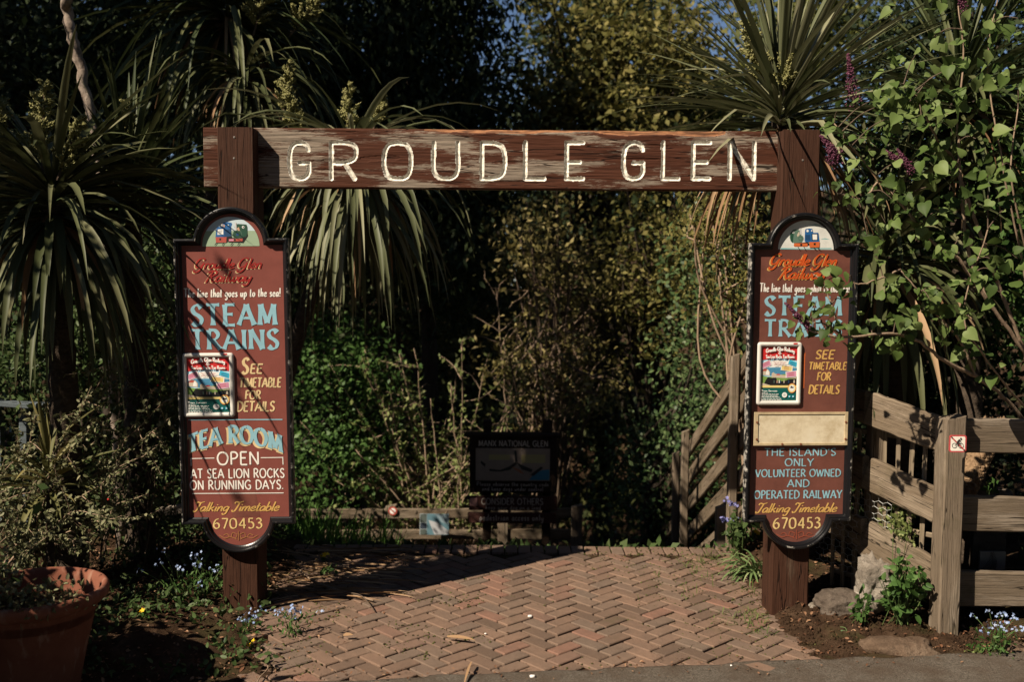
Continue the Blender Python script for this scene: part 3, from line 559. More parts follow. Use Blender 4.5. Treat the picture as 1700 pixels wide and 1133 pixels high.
def lunette(root, lp, PH, base, c, rr_, shapes, skym, conv, grass_y=None):
    """the painted half round picture of two little railway engines"""
    names = list(CM); mats = [CM[k] for k in names] + [skym]; mb = MB(); lay = [0]
    a, b_ = lp(c[0]-rr_, base), lp(c[0]+rr_, base); uc, r = (a[0]+b_[0])/2, (b_[0]-a[0])/2; vb = (a[1]+b_[1])/2; top = lp(c[0], c[1])[1]
    def half(lo=0.0): return [(uc + r*math.cos(t), vb + (top-vb)*math.sin(t)) for t in np.linspace(0, math.pi, 40) if math.sin(t) >= lo - 1e-9] 
    y = lambda: (lay.__setitem__(0, lay[0]+1), -PH-.0008-lay[0]*.00012)[1]
    poly(mb, half(), y(), len(names))
    if grass_y is not None:
        gy = lp(c[0], grass_y)[1]; th = math.asin((gy-vb)/(top-vb)); poly(mb, [(uc+r*math.cos(t), vb+(top-vb)*math.sin(t)) for t in np.linspace(0, th, 12)] + [(uc-r*math.cos(t), vb+(top-vb)*math.sin(t)) for t in np.linspace(th, 0, 12)], y(), names.index('grass'))
    for (cn, pts) in shapes:
        if len(pts) == 2 and not isinstance(pts[1], tuple): ctr, rad = pts; q = lp(*conv(*ctr)); e = lp(*conv(ctr[0]+rad, ctr[1])); poly(mb, disc(q, abs(e[0]-q[0]), 18), y(), names.index(cn))
        else: poly(mb, [lp(*conv(*p)) for p in pts], y(), names.index(cn))
    return mb.build('lunette_painting', mats, root, world=False)

# --- the board on the post beside the palms
xa, xb, _ = posts['ax']
D1 = 5.21; uh = 190/2/W(D1); TILT = math.radians(-.9); cxl = P(388.5, 630, D1)[0] - math.sin(TILT)*1.27
zT, zB = P(382, 396, D1)[2], P(395, 872, D1)[2]; rr = 63/W(D1)
rootL, lpL, wrL, PH = signboard('maroon steam railway sign with tea room lettering, striped by thin leaf shadows', cxl, -.003, 0, uh, zT, zB, rr, P(382, 407, D1)[2], P(395, 858, D1)[2], {'panel': M_MAROON}, TILT)
S1 = lambda x, y: (x/8.092+330, y/8.092+340)
SH = [('blue', [(318, 300), (330, 240), (380, 232), (440, 242), (450, 262), (436, 300), (440, 430), (340, 470)]), ('blue', [(240, 308), (260, 298), (335, 300), (342, 440), (225, 440)]), ('darkblue', [(342, 345), (438, 320), (440, 425), (346, 470)]), ('black', [(340, 440), (445, 420), (450, 450), (375, 515), (232, 520), (232, 500)]), ('white', [(256, 332), (330, 325), (332, 400), (252, 404)]), ('silver', [(272, 345), (320, 338), (300, 395), (262, 395)]),
      ('brick_red', [(225, 436), (375, 434), (370, 508), (232, 510)]), ('black', [(278, 452), (302, 452), (302, 480), (278, 480)]), ('silver', [(296, 240), (318, 235), (322, 300), (302, 300)]), ('sky', ((397, 275), 11)), ('skin', [(330, 262), (350, 275), (352, 300), (334, 300)]),
      ('green', [(484, 300), (490, 268), (530, 258), (640, 266), (652, 300), (655, 400), (640, 450), (590, 480), (520, 480)]), ('black', [(400, 450), (640, 430), (655, 380), (658, 420), (600, 510), (400, 505)]), ('green', [(560, 300), (645, 290), (648, 400), (590, 450), (560, 440)]), ('greygreen', ((518, 398), 62)), ('green', ((520, 400), 56)), ('darkblue', ((522, 402), 20)), ('silver', [(486, 240), (506, 238), (512, 345), (490, 350)]), ('skin', [(512, 320), (540, 300), (556, 350), (530, 350)]), ('white', ((598, 302), 17)), ('black', ((600, 303), 9)),
      ('brick_red', [(405, 460), (592, 455), (590, 492), (405, 494)]), ('pink', [(410, 466), (470, 464), (470, 486), (410, 488)]), ('black', ((487, 474), 14))] + [('black', [(x, 512), (x+14, 512), (x-12, 545), (x-24, 545)]) for x in (235, 335, 450, 542)]
lunette(rootL, lpL, PH, 409, (383.5, 360), 47.5, SH, CM['sky'], S1, 383.5)
for (txt, x0, x1, yt, yb) in (('Groudle Glen', 322, 437, 429, 446), ('Railway', 340, 420, 450, 468)):
    wrL(txt, 'script', x0, x1, yt, yb, M_CRM, wid=.1, con=.4, shear=.3, gap=-.01, dx=-.0075, dz=-.005, y=-PH-.001); wrL(txt, 'script', x0, x1, yt, yb, M_RED, wid=.16, con=.4, shear=.3, gap=-.01, y=-PH-.0026)
wrL('The line that goes up to the sea!', 'low', 305, 466, 479, 493, M_WHITE, wid=.15, con=.35, gap=.12, shear=.05)
wrL('STEAM', 'caps', 318, 459, 506, 540, M_BLUE, wid=.21, con=.62, flare=.42, gap=.2); wrL('TRAINS', 'caps', 318, 462, 548, 580, M_BLUE, wid=.21, con=.62, flare=.42, gap=.2)
poster_frame(rootL, lpL, PH, (305.5, 586, 388, 693), True)
wrL('S', 'caps', 401, 413, 595, 621, M_CRM, wid=.2, con=.4, shear=.15); wrL('EE', 'caps', 415, 436, 605, 620, M_CRM, wid=.2, con=.3, shear=.15)
wrL('TIMETABLE', 'caps', 397, 467, 628, 643, M_CRM, wid=.19, con=.3, shear=.15); wrL('FOR', 'caps', 407, 433, 649, 663, M_CRM, wid=.19, con=.3, shear=.15); wrL('DETAILS', 'caps', 393, 456, 667, 683, M_CRM, wid=.19, con=.3, shear=.15)
wrL('TEA ROOM', 'caps', 314, 468, 724, 752, M_CRM, wid=.3, con=.5, flare=.4, gap=.14, arc=.052, dx=-.007, dz=-.007, y=-PH-.001); wrL('TEA ROOM', 'caps', 314, 468, 724, 752, M_BLUE, wid=.22, con=.55, flare=.4, gap=.14, arc=.052, y=-PH-.0026)
wrL('OPEN', 'caps', 361, 430, 751, 772, M_WHITE, wid=.13, gap=.16); wrL('AT SEA LION ROCKS', 'caps', 317, 472, 779, 794, M_WHITE, wid=.14, gap=.17); wrL('ON RUNNING DAYS.', 'caps', 316, 471, 798, 813, M_WHITE, wid=.14, gap=.17)
wrL('Talking Timetable', 'script', 320, 466, 834, 849, M_GOLD, wid=.17, con=.5, shear=.3, gap=-.01); wrL('670453', 'caps', 354, 435, 861, 878, M_YEL, wid=.16, con=.5, gap=.16)
def ruled(root, lp, segs, mat, wd=.0045):
    mb = MB()
    for i, (a, b_) in enumerate(segs): strip(mb, lp(*a), lp(*b_), wd, -PH-.0014-.0001*i)
    return mb.build('ruled_line', mat, root, world=False)
ruled(rootL, lpL, [((313, 697.5), (469, 697))], M_BLUE, .006); ruled(rootL, lpL, [((317, 762), (356, 761)), ((317, 761), (317.5, 774)), ((433, 760.5), (470, 760)), ((469.5, 759), (470, 772)), ((319, 820), (471, 819))], M_WHITE)
def flourish(root, lp, cx, y, wd, mat):
    mb = MB(); q = 0
    for s in (-1, 1):
        for pts in ([(2, 0), (10, -3), (12, 4), (5, 6), (3, 1)], [(3, 8), (14, 4), (24, 6), (34, 1)], [(16, 3), (20, -1), (26, 1)]):
            c = crom([lp(cx + s*px_*wd/34, y + py_) for px_, py_ in pts], 6)
            for a, b_ in zip(c[:-1], c[1:]): strip(mb, a, b_, .004, -PH-.0014-.00008*(q % 12)); q += 1
    strip(mb, lp(cx, y-6), lp(cx, y+10), .004, -PH-.0026); return mb.build('flourish', mat, root, world=False)
flourish(rootL, lpL, 396, 888, 32, paint('dim_flourish', (.3, .13, .05), .5))
m = paint('smudge_paint', (.15, .05, .036), .55, .25); sm = MB(); poly(sm, [lpL(*q) for q in ((384, 818), (424, 816), (432, 858), (386, 860))], -PH-.0005); sm.build('faded_patch', m, rootL, world=False)

# --- the board on the other post
rz = math.radians(4); D2 = 5.19; cxr = P(1331.5, 630, D2)[0] 
rootR, lpR, wrR, PH = signboard('brown steam railway sign with a blank yellowed plate, partly behind lilac leaves', cxr, -.007, rz, 184/2/W(D2), P(1335, 404, D2)[2], P(1325, 869, D2)[2], 63/W(D2), P(1335, 416, D2)[2], P(1325, 854, D2)[2], {'panel': M_BROWN})
S2 = lambda x, y: (x/8.715+1270, y/8.715+350)
SH = [('greygreen', [(362, 330), (400, 278), (440, 268), (500, 282), (515, 350), (545, 380), (550, 430), (520, 475), (430, 480), (372, 440), (355, 390)]), ('green', [(365, 330), (400, 285), (420, 300), (400, 470), (372, 440)]), ('greygreen', ((512, 402), 46)), ('green', ((512, 402), 28)), ('greygreen', ((512, 402), 22)), ('stone', [(460, 350), (490, 300), (500, 352), (470, 380)]), ('white', ((408, 315), 15)), ('black', ((408, 315), 9)), ('silver', [(498, 255), (516, 255), (520, 345), (502, 345)]),
      ('black', [(425, 470), (600, 455), (640, 470), (640, 500), (430, 515)]), ('orange', [(420, 474), (430, 470), (606, 472), (614, 480), (612, 512), (604, 517), (420, 516), (412, 500)]), ('black', ((522, 494), 17)),
      ('blue', [(576, 290), (585, 265), (640, 256), (682, 262), (690, 310), (690, 440), (570, 440)]), ('blue', [(660, 320), (768, 318), (785, 450), (580, 452), (572, 430)]), ('darkblue', [(580, 350), (650, 350), (655, 430), (585, 430)]), ('black', [(672, 335), (758, 335), (760, 428), (676, 428)]), ('white', [(684, 343), (750, 343), (750, 420), (688, 420)]), ('white', ((612, 292), 17)), ('white', ((672, 290), 10)), ('orange', [(636, 454), (788, 450), (784, 530), (642, 534)]), ('black', [(700, 468), (730, 466), (730, 498), (702, 500)])]
SH += [('black', [(x, 520), (x+10, 520), (x+42, 568), (x+30, 568)]) for x in (465, 550)] + [('black', [(x, 535), (x+12, 535), (x+62, 570), (x+48, 570)]) for x in (690, 745)]
SH = [('tealstreak', [(230, 540), (600, 545), (960, 540), (965, 556), (228, 558)]), ('tealstreak', [(800, 410), (870, 398), (950, 420), (870, 412)]), ('tealstreak', [(640, 215), (720, 195), (800, 215), (720, 208)])] + SH
lunette(rootR, lpR, PH, 414.5, (1338.5, 366), 47, SH, M_PSKY, S2)
for (txt, x0, x1, yt, yb) in (('Groudle Glen', 1277, 1391, 422, 441), ('Railway', 1292, 1372, 444, 463)):
    wrR(txt, 'script', x0, x1, yt, yb, M_GOLD, wid=.11, con=.4, shear=.3, gap=-.01, dx=-.008, dz=-.006, y=-PH-.001); wrR(txt, 'script', x0, x1, yt, yb, M_ORG, wid=.16, con=.4, shear=.3, gap=-.01, y=-PH-.0026)
wrR('The line that goes uphill to the sea!', 'low', 1261, 1410, 471, 485, M_WHITE, wid=.14, con=.35, gap=.11, shear=.05)
wrR('STEAM', 'caps', 1269, 1396, 493, 524, M_BLUE, wid=.2, con=.62, flare=.42, gap=.2); wrR('TRAINS', 'caps', 1269, 1396, 532, 559, M_BLUE, wid=.2, con=.62, flare=.42, gap=.2)
poster_frame(rootR, lpR, PH, (1254.5, 568.5, 1331, 673), False)
wrR('SEE', 'caps', 1353, 1385, 582, 596, M_GOLD, wid=.2, con=.3, shear=.15); wrR('TIMETABLE', 'caps', 1342, 1405, 602, 614, M_GOLD, wid=.19, con=.3, shear=.15); wrR('FOR', 'caps', 1356, 1379, 619, 632, M_GOLD, wid=.19, con=.3, shear=.15); wrR('DETAILS', 'caps', 1342, 1393, 640, 654, M_GOLD, wid=.19, con=.3, shear=.15)
for (txt, x0, x1, yt, yb) in (("THE ISLAND'S", 1269, 1387, 745, 757), ('ONLY', 1303, 1350, 762, 774), ('VOLUNTEER OWNED', 1254, 1395, 780, 792), ('AND', 1307, 1343, 797, 809), ('OPERATED RAILWAY', 1252, 1397, 815, 828)): wrR(txt, 'caps', x0, x1, yt, yb, M_BLUE, wid=.17, con=.45, flare=.45, gap=.16)
wrR('Talking Timetable', 'script', 1254, 1391, 836, 851, M_GOLD, wid=.17, con=.5, shear=.3, gap=-.01); wrR('670453', 'caps', 1283, 1361, 860, 878, M_YEL, wid=.17, con=.5, gap=.16); flourish(rootR, lpR, 1322, 886, 34, paint('rust_flourish', (.28, .07, .04), .5))
a, b_ = lpR(1333, 673), lpR(1335, 590); mb = MB(); poly(mb, [lpR(1334, 590), lpR(1337, 585), lpR(1335, 645), lpR(1332.5, 645)], -PH-.0012); mb.build('paint_streak', CM['orange'], rootR, world=False)
# blank yellowed plate under its clear cover
a, b_ = lpR(1250.5, 738.5), lpR(1405, 685); m, t, b = newmat('yellowed_plate'); n1 = tex(t, ns=9, detail=8, rough=.7); n2 = tex(t, ns=30, detail=6)
c = ramp(t, n1, [(.3, (.42, .33, .2)), (.55, (.62, .54, .39)), (.75, (.66, .6, .47))]); c = mix(t, ramp(t, n2, [(.63, (0,)*3), (.75, (.5,)*3)]), c, (.25, .16, .08)); t.links.new(c, b.inputs['Base Color']); b.inputs['Roughness'].default_value = .3
mb = MB(); mb.box((a[0], -PH-.014, a[1]), (b_[0], -PH-.0006, b_[1]), .003); pl = mb.build('blank_plate', m, rootR, world=False)
rm = paint('rusty_edge', (.42, .33, .2), .5, .3, (.16, .05, .015), .9); mb = MB(); e = .009
for (p, q) in (((a[0]-.004, a[1]-.004), (b_[0]+.004, a[1]+e)), ((a[0]-.004, b_[1]-e), (b_[0]+.004, b_[1]+.004)), ((a[0]-.004, a[1]+e), (a[0]+e+.01, b_[1]-e)), ((b_[0]-e-.004, a[1]+e), (b_[0]+.004, b_[1]-e))): mb.box((p[0], -PH-.018, p[1]), (q[0], -PH-.0142, q[1]), .001)
mb.build('plate_edging', rm, pl, world=False); rs = flat('rust_screw', (.16, .05, .02), .8)
for (u, v) in ((a[0]+.012, b_[1]-.05), (a[0]+.012, a[1]+.03), (b_[0]-.008, b_[1]-.05), (b_[0]-.008, a[1]+.03), ((a[0]+b_[0])/2, a[1]+.004), (a[0]*.7+b_[0]*.3, a[1]+.004)):
    mb = MB(); mb.add([(u+.006*math.cos(q), -PH-.018 - k*.003, v+.006*math.sin(q)) for k in (0, 1) for q in np.linspace(0, 2*math.pi, 8, endpoint=False)], [(i, (i+1) % 8, 8+(i+1) % 8, 8+i) for i in range(8)] + [tuple(range(8, 16))]); mb.build('screw', rs, pl, world=False)
# ------------------------------------------------------------------ timber fences
M_GREY = wood('weathered_fence_rail', (.09, .068, .047), (.165, .127, .09), worn=(.24, .195, .15), axis=0, worn_lo=.5, worn_hi=.62, moss=(.06, .055, .025), bst=.6)
M_GREYY = wood('weathered_fence_rail_along', (.1, .074, .049), (.175, .132, .09), worn=(.25, .197, .143), axis=0, worn_lo=.48, worn_hi=.62, moss=(.06, .055, .025), bst=.6)
M_GREYZ = wood('weathered_fence_post', (.11, .083, .058), (.19, .147, .105), worn=(.27, .22, .165), axis=2, worn_lo=.5, worn_hi=.64, moss=(.06, .055, .025), bst=.6)
M_LATH = wood('trellis_lath', (.13, .1, .07), (.24, .19, .13), axis=0, moss=(.07, .07, .03))
def plank(a, b_, h, th, mat, parent, name='rail', roll=(0, 0, 1), bev=.006, seg=14, wob=.004):
    """a sawn board from a to b (3d), h tall, th thick, with slightly wavering edges; its own x axis runs along the grain"""
    a, b_ = np.array(a, float), np.array(b_, float); L = np.linalg.norm(b_-a); t = (b_-a)/L; up = np.array(roll, float); up = unit(up - t*(up @ t)); nn = np.cross(up, t)
    mb = MB(); sd = int(abs(a.sum()*977)) % 999; V = []; sh = (sd % 37)*.31; sv = (sd % 11)*.17
    prof = [(-h/2+bev, -th/2), (h/2-bev, -th/2), (h/2, -th/2+bev), (h/2, th/2-bev), (h/2-bev, th/2), (-h/2+bev, th/2), (-h/2, th/2-bev), (-h/2, -th/2+bev)]
    for i in range(seg+1):
        for k, (u, v) in enumerate(prof): V.append((sh + L*i/seg, v + wob*(float(noise(i*.9, 3, 0, sd))-.5), sv + u + wob*2*(float(noise(i*.7, (u > 0)*7, 0, sd))-.5)))
    mb.add(V, [(i*8+k, i*8+(k+1) % 8, (i+1)*8+(k+1) % 8, (i+1)*8+k) for i in range(seg) for k in range(8)] + [tuple(range(8))[::-1], tuple(seg*8+k for k in range(8))])
    o = mb.build(name, mat, parent, world=False); R_ = Matrix((t, nn, up)).transposed(); o.rotation_euler = R_.to_euler(); o.location = Vector(a) - R_ @ Vector((sh, 0, sv)) - (Vector(parent.location) if parent is not None else Vector()); return o
def post(x, y, z0, z1, wx, wy, mat, parent, name='post', rz=0.0):
    M = Matrix.Translation((x, y, 0)) @ Matrix.Rotation(rz, 4, 'Z'); mb = MB(); n = 12; bv = .008; hx, hy = wx/2, wy/2
    pr = [(-hx+bv, -hy), (hx-bv, -hy), (hx, -hy+bv), (hx, hy-bv), (hx-bv, hy), (-hx+bv, hy), (-hx, hy-bv), (-hx, -hy+bv)]; V = []
    for j in range(n):
        z = z0 + (z1-z0)*j/(n-1)
        for i, (u, v) in enumerate(pr): V.append((u + .005*(float(noise(j*.6, (u > 0)*5, x*9, 61))-.5), v + .005*(float(noise(j*.6, (v > 0)*5, x*9, 62))-.5), z + (.012*(u/hx) if j == n-1 else 0)))
    V = np.array(V); V = V @ np.array(M)[:3, :3].T + np.array(M)[:3, 3]
    mb.add(V, [(j*8+i, j*8+(i+1) % 8, (j+1)*8+(i+1) % 8, (j+1)*8+i) for j in range(n-1) for i in range(8)] + [tuple((n-1)*8+i for i in range(8))]); return mb.build(name, mat, parent)

# corner fence beside the board with the blank plate: a post, a run going back and a run going along the road
fp = P(1588.5, 700, 4.95); px_, py_, ztop = fp[0], fp[1]+.065, P(1579, 698, 4.9)[2]
fz = float(gz(px_, py_))
fence = thing('corner_fence', 'grey weathered corner fence whose square post carries a cycling ban sign', 'fence', (px_, py_, fz))
post(px_, py_, -.12, ztop, .108, .125, M_GREYZ, fence)
zr = lambda y, D: P(1579, y, D)[2]
for (ytop, ybot, ftop, fbot) in ((695, 757, 652, 704), (816, 882, 762, 808), (925, 1014, 863, 922)):
    z1, z0 = zr(ytop, 4.99), zr(ybot, 4.99); FX, FY = P(1443, 660, 5.36)[0], .10; a_ = P(1442, ftop, 5.36)[2]; b2 = P(1442, fbot, 5.36)[2]
    hgt = min(.2, ((z1-z0)+(a_-b2))/2)
    plank((px_-.02, py_+.066, (z1+z0)/2), (FX, FY, (a_+b2)/2), hgt, .035, M_GREYY, fence)
    plank((FX-.002, FY+.01, (a_+b2)/2), (FX-.05, 1.9, (a_+b2)/2-.04), hgt, .035, M_GREYY, fence)
for (y1, y0) in ((700, 757), (831, 889), (957, 1016)):
    z1, z0 = P(1650, y1, 4.97)[2], P(1650, y0, 4.97)[2]; plank((px_+.05, py_+.05, (z1+z0)/2), (px_+1.9, py_+.03, (z1+z0)/2 - .01), z1-z0, .04, M_GREY, fence)
post(px_+1.92, py_+.06, -.12, ztop-.02, .14, .14, M_GREYZ, fence)
post(FX+.07, FY+.06, -.12, P(1442, 655, 5.36)[2]-.03, .09, .09, M_GREYZ, fence)

# cycling ban sign screwed to the post
sg = thing('cycling_ban_sign', 'small square white sign with red border and crossed out cyclist', 'sign', tuple(P(1589.5, 737, 4.873)))
sw = 29/W(4.87)/2; mb = MB()
def rsq(h, r): return [(sx*(h-r)+r*math.cos(t), sz*(h-r)+r*math.sin(t)) for sx, sz, s in ((1, 1, 0), (-1, 1, 1), (-1, -1, 2), (1, -1, 3)) for t in np.linspace(s*math.pi/2, (s+1)*math.pi/2, 6)]
o1 = rsq(sw, .012); n = len(o1); mb.add([(u, 0, v) for u, v in o1] + [(u, -.004, v) for u, v in o1], [(i, (i+1) % n, n+(i+1) % n, n+i) for i in range(n)] + [tuple(range(n, 2*n))])
mb.build('red_border', paint('sign_red', (.42, .06, .06), .4), sg, world=False); mb = MB(); poly(mb, rsq(sw*.84, .008), -.0046); mb.build('white_face', paint('sign_white', (.72, .68, .6), .4, .06), sg, world=False)
mb = MB(); q = [0]
def st(a, b_, wd): q[0] += 1; strip(mb, (a[0]*sw, a[1]*sw), (b_[0]*sw, b_[1]*sw), wd*sw, -.005-.00006*q[0])
for cx in (-.38, .36):
    c = [(cx+.27*math.cos(t), -.22+.27*math.sin(t)) for t in np.linspace(0, 2*math.pi, 19)]
    for a, b_ in zip(c[:-1], c[1:]): st(a, b_, .06)
for a, b_ in (((-.38, -.22), (-.1, .1)), ((-.1, .1), (.2, .1)), ((.2, .1), (.36, -.22)), ((-.1, .1), (-.02, -.22)), ((-.02, -.22), (.2, .1))): st(a, b_, .06)
for a, b_, w_ in (((-.12, .12), (.18, .5), .2), ((.18, .46), (.3, .2), .09), ((-.12, .1), (.06, -.05), .1), ((.06, -.05), (0, -.28), .09)): st(a, b_, w_)
q[0] += 1; poly(mb, disc((.3*sw, .6*sw), .11*sw), -.005-.00006*q[0]); mb.build('cyclist_symbol', flat('sign_black', (.02, .02, .02)), sg, world=False)
mb = MB(); strip(mb, (-sw*.8, sw*.8), (sw*.8, -sw*.8), sw*.13, -.0072); mb.build('ban_bar', flat('sign_bar_red', (.4, .03, .03)), sg, world=False)
for c in ((-.74, .74), (.74, -.74)):
    mb = MB(); poly(mb, disc((c[0]*sw, c[1]*sw), .1*sw, 10), -.008); mb.build('screw', flat('screw_dark', (.05, .03, .02)), sg, world=False)

# trellis of laths and wire netting behind the rails
tr = thing('garden_trellis', 'low lath trellis with chicken wire standing behind the corner fence rails', 'trellis', (px_+.1, .3, fz)); xt = px_+.10
def fl(u): return px_ + .03 + (FX - px_)*u, py_ + .08 + (FY - py_)*u          # a line just behind the rails
ZT = P(1500, 712, 5.3)[2]
for k, u in enumerate(np.linspace(.1, 1.45, 9)):
    x, y = fl(u); plank((x+.012*math.sin(k*5), y, -.02), (x, y+.008*math.sin(k*2), ZT - .015 + .02*math.sin(k*3)), .038, .012, M_LATH, tr, 'lath', roll=(-.2, 1, 0), seg=5, wob=.003)
for z in (.14, .47, ZT - .05): plank((fl(.02)[0]+.014, fl(.02)[1], z), (fl(1.5)[0]+.014, fl(1.5)[1], z+.01), .03, .012, M_LATH, tr, 'cross_lath', seg=6, wob=.003)
mb = MB(); s_ = .022
for i in range(9):
    for j in range(14):
        cy, cz = .02 + i*s_*1.732 + (j % 2)*s_*.866, .2 + j*s_*1.5
        for a0, a1 in ((90, 150), (150, 210), (210, 270)):
            A, B_ = [(fl(((cy+s_*math.cos(math.radians(a))) - py_)/(FY-py_))[0]-.012, cy+s_*math.cos(math.radians(a)), cz+s_*math.sin(math.radians(a))) for a in (a0, a1)]; mb.tube([A, B_], .0011, 3, cap=False)
mb.build('wire_netting', flat('galvanised_wire', (.3, .3, .28), .5), tr)

# fence going down beside the glen steps
sf = thing('stair_fence', 'sunlit timber fence with slanting rails descending beside the steps into the glen', 'fence', (1.47, 2.0, -.1))
PX = [(1.50, 1.33, P(1224, 590, 6.6)[2]), (P(1142, 718, 8.0)[0], 2.74, P(1142, 716, 8.0)[2]), (P(1126, 752, 9.0)[0], 3.74, P(1126, 752, 9.0)[2]), (1.55, 5.2, -.35)]
PX[0] = (P(1225, 590, 6.6)[0], 1.34, PX[0][2]); q0 = (PX[0][0]+.02, .3, PX[0][2]+.62)
for (x, y, z) in PX: post(x-.02, y, z-1.6, z, .06, .06, M_GREYZ, sf)
post(P(1195, 860, 6.9)[0], 1.62, -.7, P(1195, 840, 6.9)[2], .07, .07, M_GREYZ, sf)
e3 = np.array(PX[2]); e0 = np.array(PX[0]); seq = [tuple(e0 + (e0-e3)*.45), tuple(e3 + (e3-e0)*.5)]
for dz in (-.08, -.33, -.58, -.83, -1.1):
    for A, B_ in zip(seq[:-1], seq[1:]): plank((A[0]+.035, A[1], A[2]+dz), (B_[0]+.035, B_[1], B_[2]+dz), .115, .032, M_GREYY, sf, seg=6)

# rail fence in the hollow beyond the path
ff = thing('glen_rail_fence', 'low two rail fence in the shade beyond the brick path', 'fence', (-1.1, 3.9, -1.1))
for py in (853, 888):
    a, b_ = P(440, py+1, 9.75), P(960, py-1, 10.0); plank(a, b_, .1, .04, M_GREYY, ff, seg=10)
for px in (470, 648, 835, 958):
    p = P(px, 860, 9.9); post(p[0], p[1]+.05, -1.9, P(px, 842, 9.9)[2], .11, .1, M_GREYZ, ff)
pp = thing('laminated_notice', 'pale blue and white laminated picture fixed to the far rail fence', 'notice', tuple(P(721, 871, 9.72)))
w_, h_ = 49/W(9.72), 36/W(9.72); mb = MB(); mb.box((-w_/2, -.006, -h_/2), (w_/2, 0, h_/2), .001); mb.build('backing', paint('notice_back', (.3, .34, .36), .4), pp, world=False)
mb = MB(); NM = ['sky', 'white', 'sea', 'greygreen', 'darkblue']
for k, (c, pts) in enumerate((('sea', [(-.25, -.5), (.5, -.5), (.5, .5), (-.25, .5)]), ('white', [(-.2, .2), (.1, .1), (.5, -.3), (.5, -.48), (.0, -.48)]), ('sky', [(.0, .5), (.5, .5), (.5, .0), (.25, .1)]), ('greygreen', [(-.48, .1), (-.27, .1), (-.27, .48), (-.48, .48)]), ('darkblue', [(-.48, -.2), (-.27, -.2), (-.27, .06), (-.48, .06)]), ('greygreen', [(-.48, -.48), (-.27, -.48), (-.27, -.24), (-.48, -.24)]))):
    poly(mb, [(x*w_, z*h_) for x, z in pts], -.007-.0004*k, NM.index(c))
mb.build('picture', [flat('notice_'+k, c) for k, c in (('sky', (.22, .3, .34)), ('pale', (.42, .43, .45)), ('blue', (.1, .19, .23)), ('grey', (.08, .1, .09)), ('dark', (.03, .04, .06)))], pp, world=False)
pp = thing('round_ban_disc', 'tiny white and red ban disc on a post of the far rail fence', 'sign', tuple(P(652, 849, 9.82))); mb = MB(); poly(mb, disc((0, 0), .045, 16), -.004); poly(mb, disc((0, 0), .03, 16), -.005, 1); strip(mb, (-.03, .03), (.03, -.03), .012, -.006); mb.build('disc', [CM['brick_red'], CM['white']], pp, world=False)

# the glen's map board
DB_ = 9.1; o = P(852, 815, DB_); mbd = thing('glen_map_board', 'dark shaded notice board with a glen map and planks of lettering below', 'notice board', tuple(o))
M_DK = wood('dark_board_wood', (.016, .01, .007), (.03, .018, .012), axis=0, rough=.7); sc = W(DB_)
L = lambda px, py: ((px-852)/sc, (815-py)/sc + .0045*(px-852)/sc)
def bx(name, x0, y0, x1, y1, ya, yb, mat, par, bev=.006):
    a, b_ = L(x0, y1), L(x1, y0); mb = MB(); mb.box((a[0], ya, a[1]), (b_[0], yb, b_[1]), bev); return mb.build(name, mat, par, world=False)
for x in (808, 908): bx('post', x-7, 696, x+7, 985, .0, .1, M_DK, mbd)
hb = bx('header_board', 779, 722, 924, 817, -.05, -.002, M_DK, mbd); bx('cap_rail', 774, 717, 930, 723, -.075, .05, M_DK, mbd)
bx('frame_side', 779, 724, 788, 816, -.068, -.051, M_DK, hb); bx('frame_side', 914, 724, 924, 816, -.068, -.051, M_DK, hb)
M_MAP = paint('map_paper', (.24, .185, .15), .5, .1); mp = bx('map_panel', 789, 742, 913, 796, -.058, -.051, M_MAP, hb, .001); mb = MB()
NM = ['yellow', 'black', 'cyan', 'orange', 'darkblue']
for k, (c, pts) in enumerate((('yellow', [(811, 752), (846, 752), (846, 761), (811, 761)]), ('yellow', [(865, 752), (905, 752), (905, 766), (865, 766)]), ('cyan', [(912, 777), (900, 778), (885, 786), (878, 795), (912, 795)]), ('black', [(812, 776), (830, 778), (845, 772), (856, 764), (858, 768), (846, 778), (830, 781), (812, 780)]), ('black', [(856, 764), (872, 772), (884, 777), (882, 782), (866, 777)]), ('orange', [(848, 772), (864, 778), (870, 785), (862, 782)]), ('black', [(798, 762), (806, 768), (804, 773), (797, 766)]), ('black', [(853, 745), (857, 745), (859, 764), (855, 764)]), ('black', [(880, 786), (898, 772), (902, 774), (886, 788)]))):
    poly(mb, [L(*p) for p in pts], -.0595-.0006*k, NM.index(c))
mb.build('map_drawing', [flat('map_'+k, c) for k, c in (('yellow', (.3, .25, .11)), ('black', (.01, .01, .01)), ('blue', (.02, .15, .25)), ('orange', (.3, .1, .04)), ('dark', (.02, .03, .05)))], mp, world=False)
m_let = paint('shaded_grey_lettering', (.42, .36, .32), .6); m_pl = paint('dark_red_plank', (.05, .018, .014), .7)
def wl(txt, x0, x1, yt, yb, par, y, wid=.14):
    a, b_ = L(x0, yb), L(x1, yt); lettering(txt, 'caps' if txt.isupper() else 'low', a[0], b_[0], a[1], b_[1], wid=wid, gap=.16, y=y).build('lettering', m_let, par, world=False)
wl('MANX NATIONAL GLEN', 794, 909, 729, 738, hb, -.053); wl('Please observe the country code', 791, 911, 799, 805, hb, -.053); wl('and keep dogs under control', 800, 902, 807, 813, hb, -.053)
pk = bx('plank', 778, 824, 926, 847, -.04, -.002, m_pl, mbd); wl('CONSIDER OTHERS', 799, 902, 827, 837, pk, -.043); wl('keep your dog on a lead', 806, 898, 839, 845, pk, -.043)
bx('small_sign', 779, 826, 792, 840, -.046, -.0405, paint('pale_red_sign', (.3, .16, .15), .6), pk); pk = bx('plank', 776, 852, 924, 869, -.04, -.002, m_pl, mbd); wl('pedestrian access only', 796, 903, 854, 864, pk, -.043)

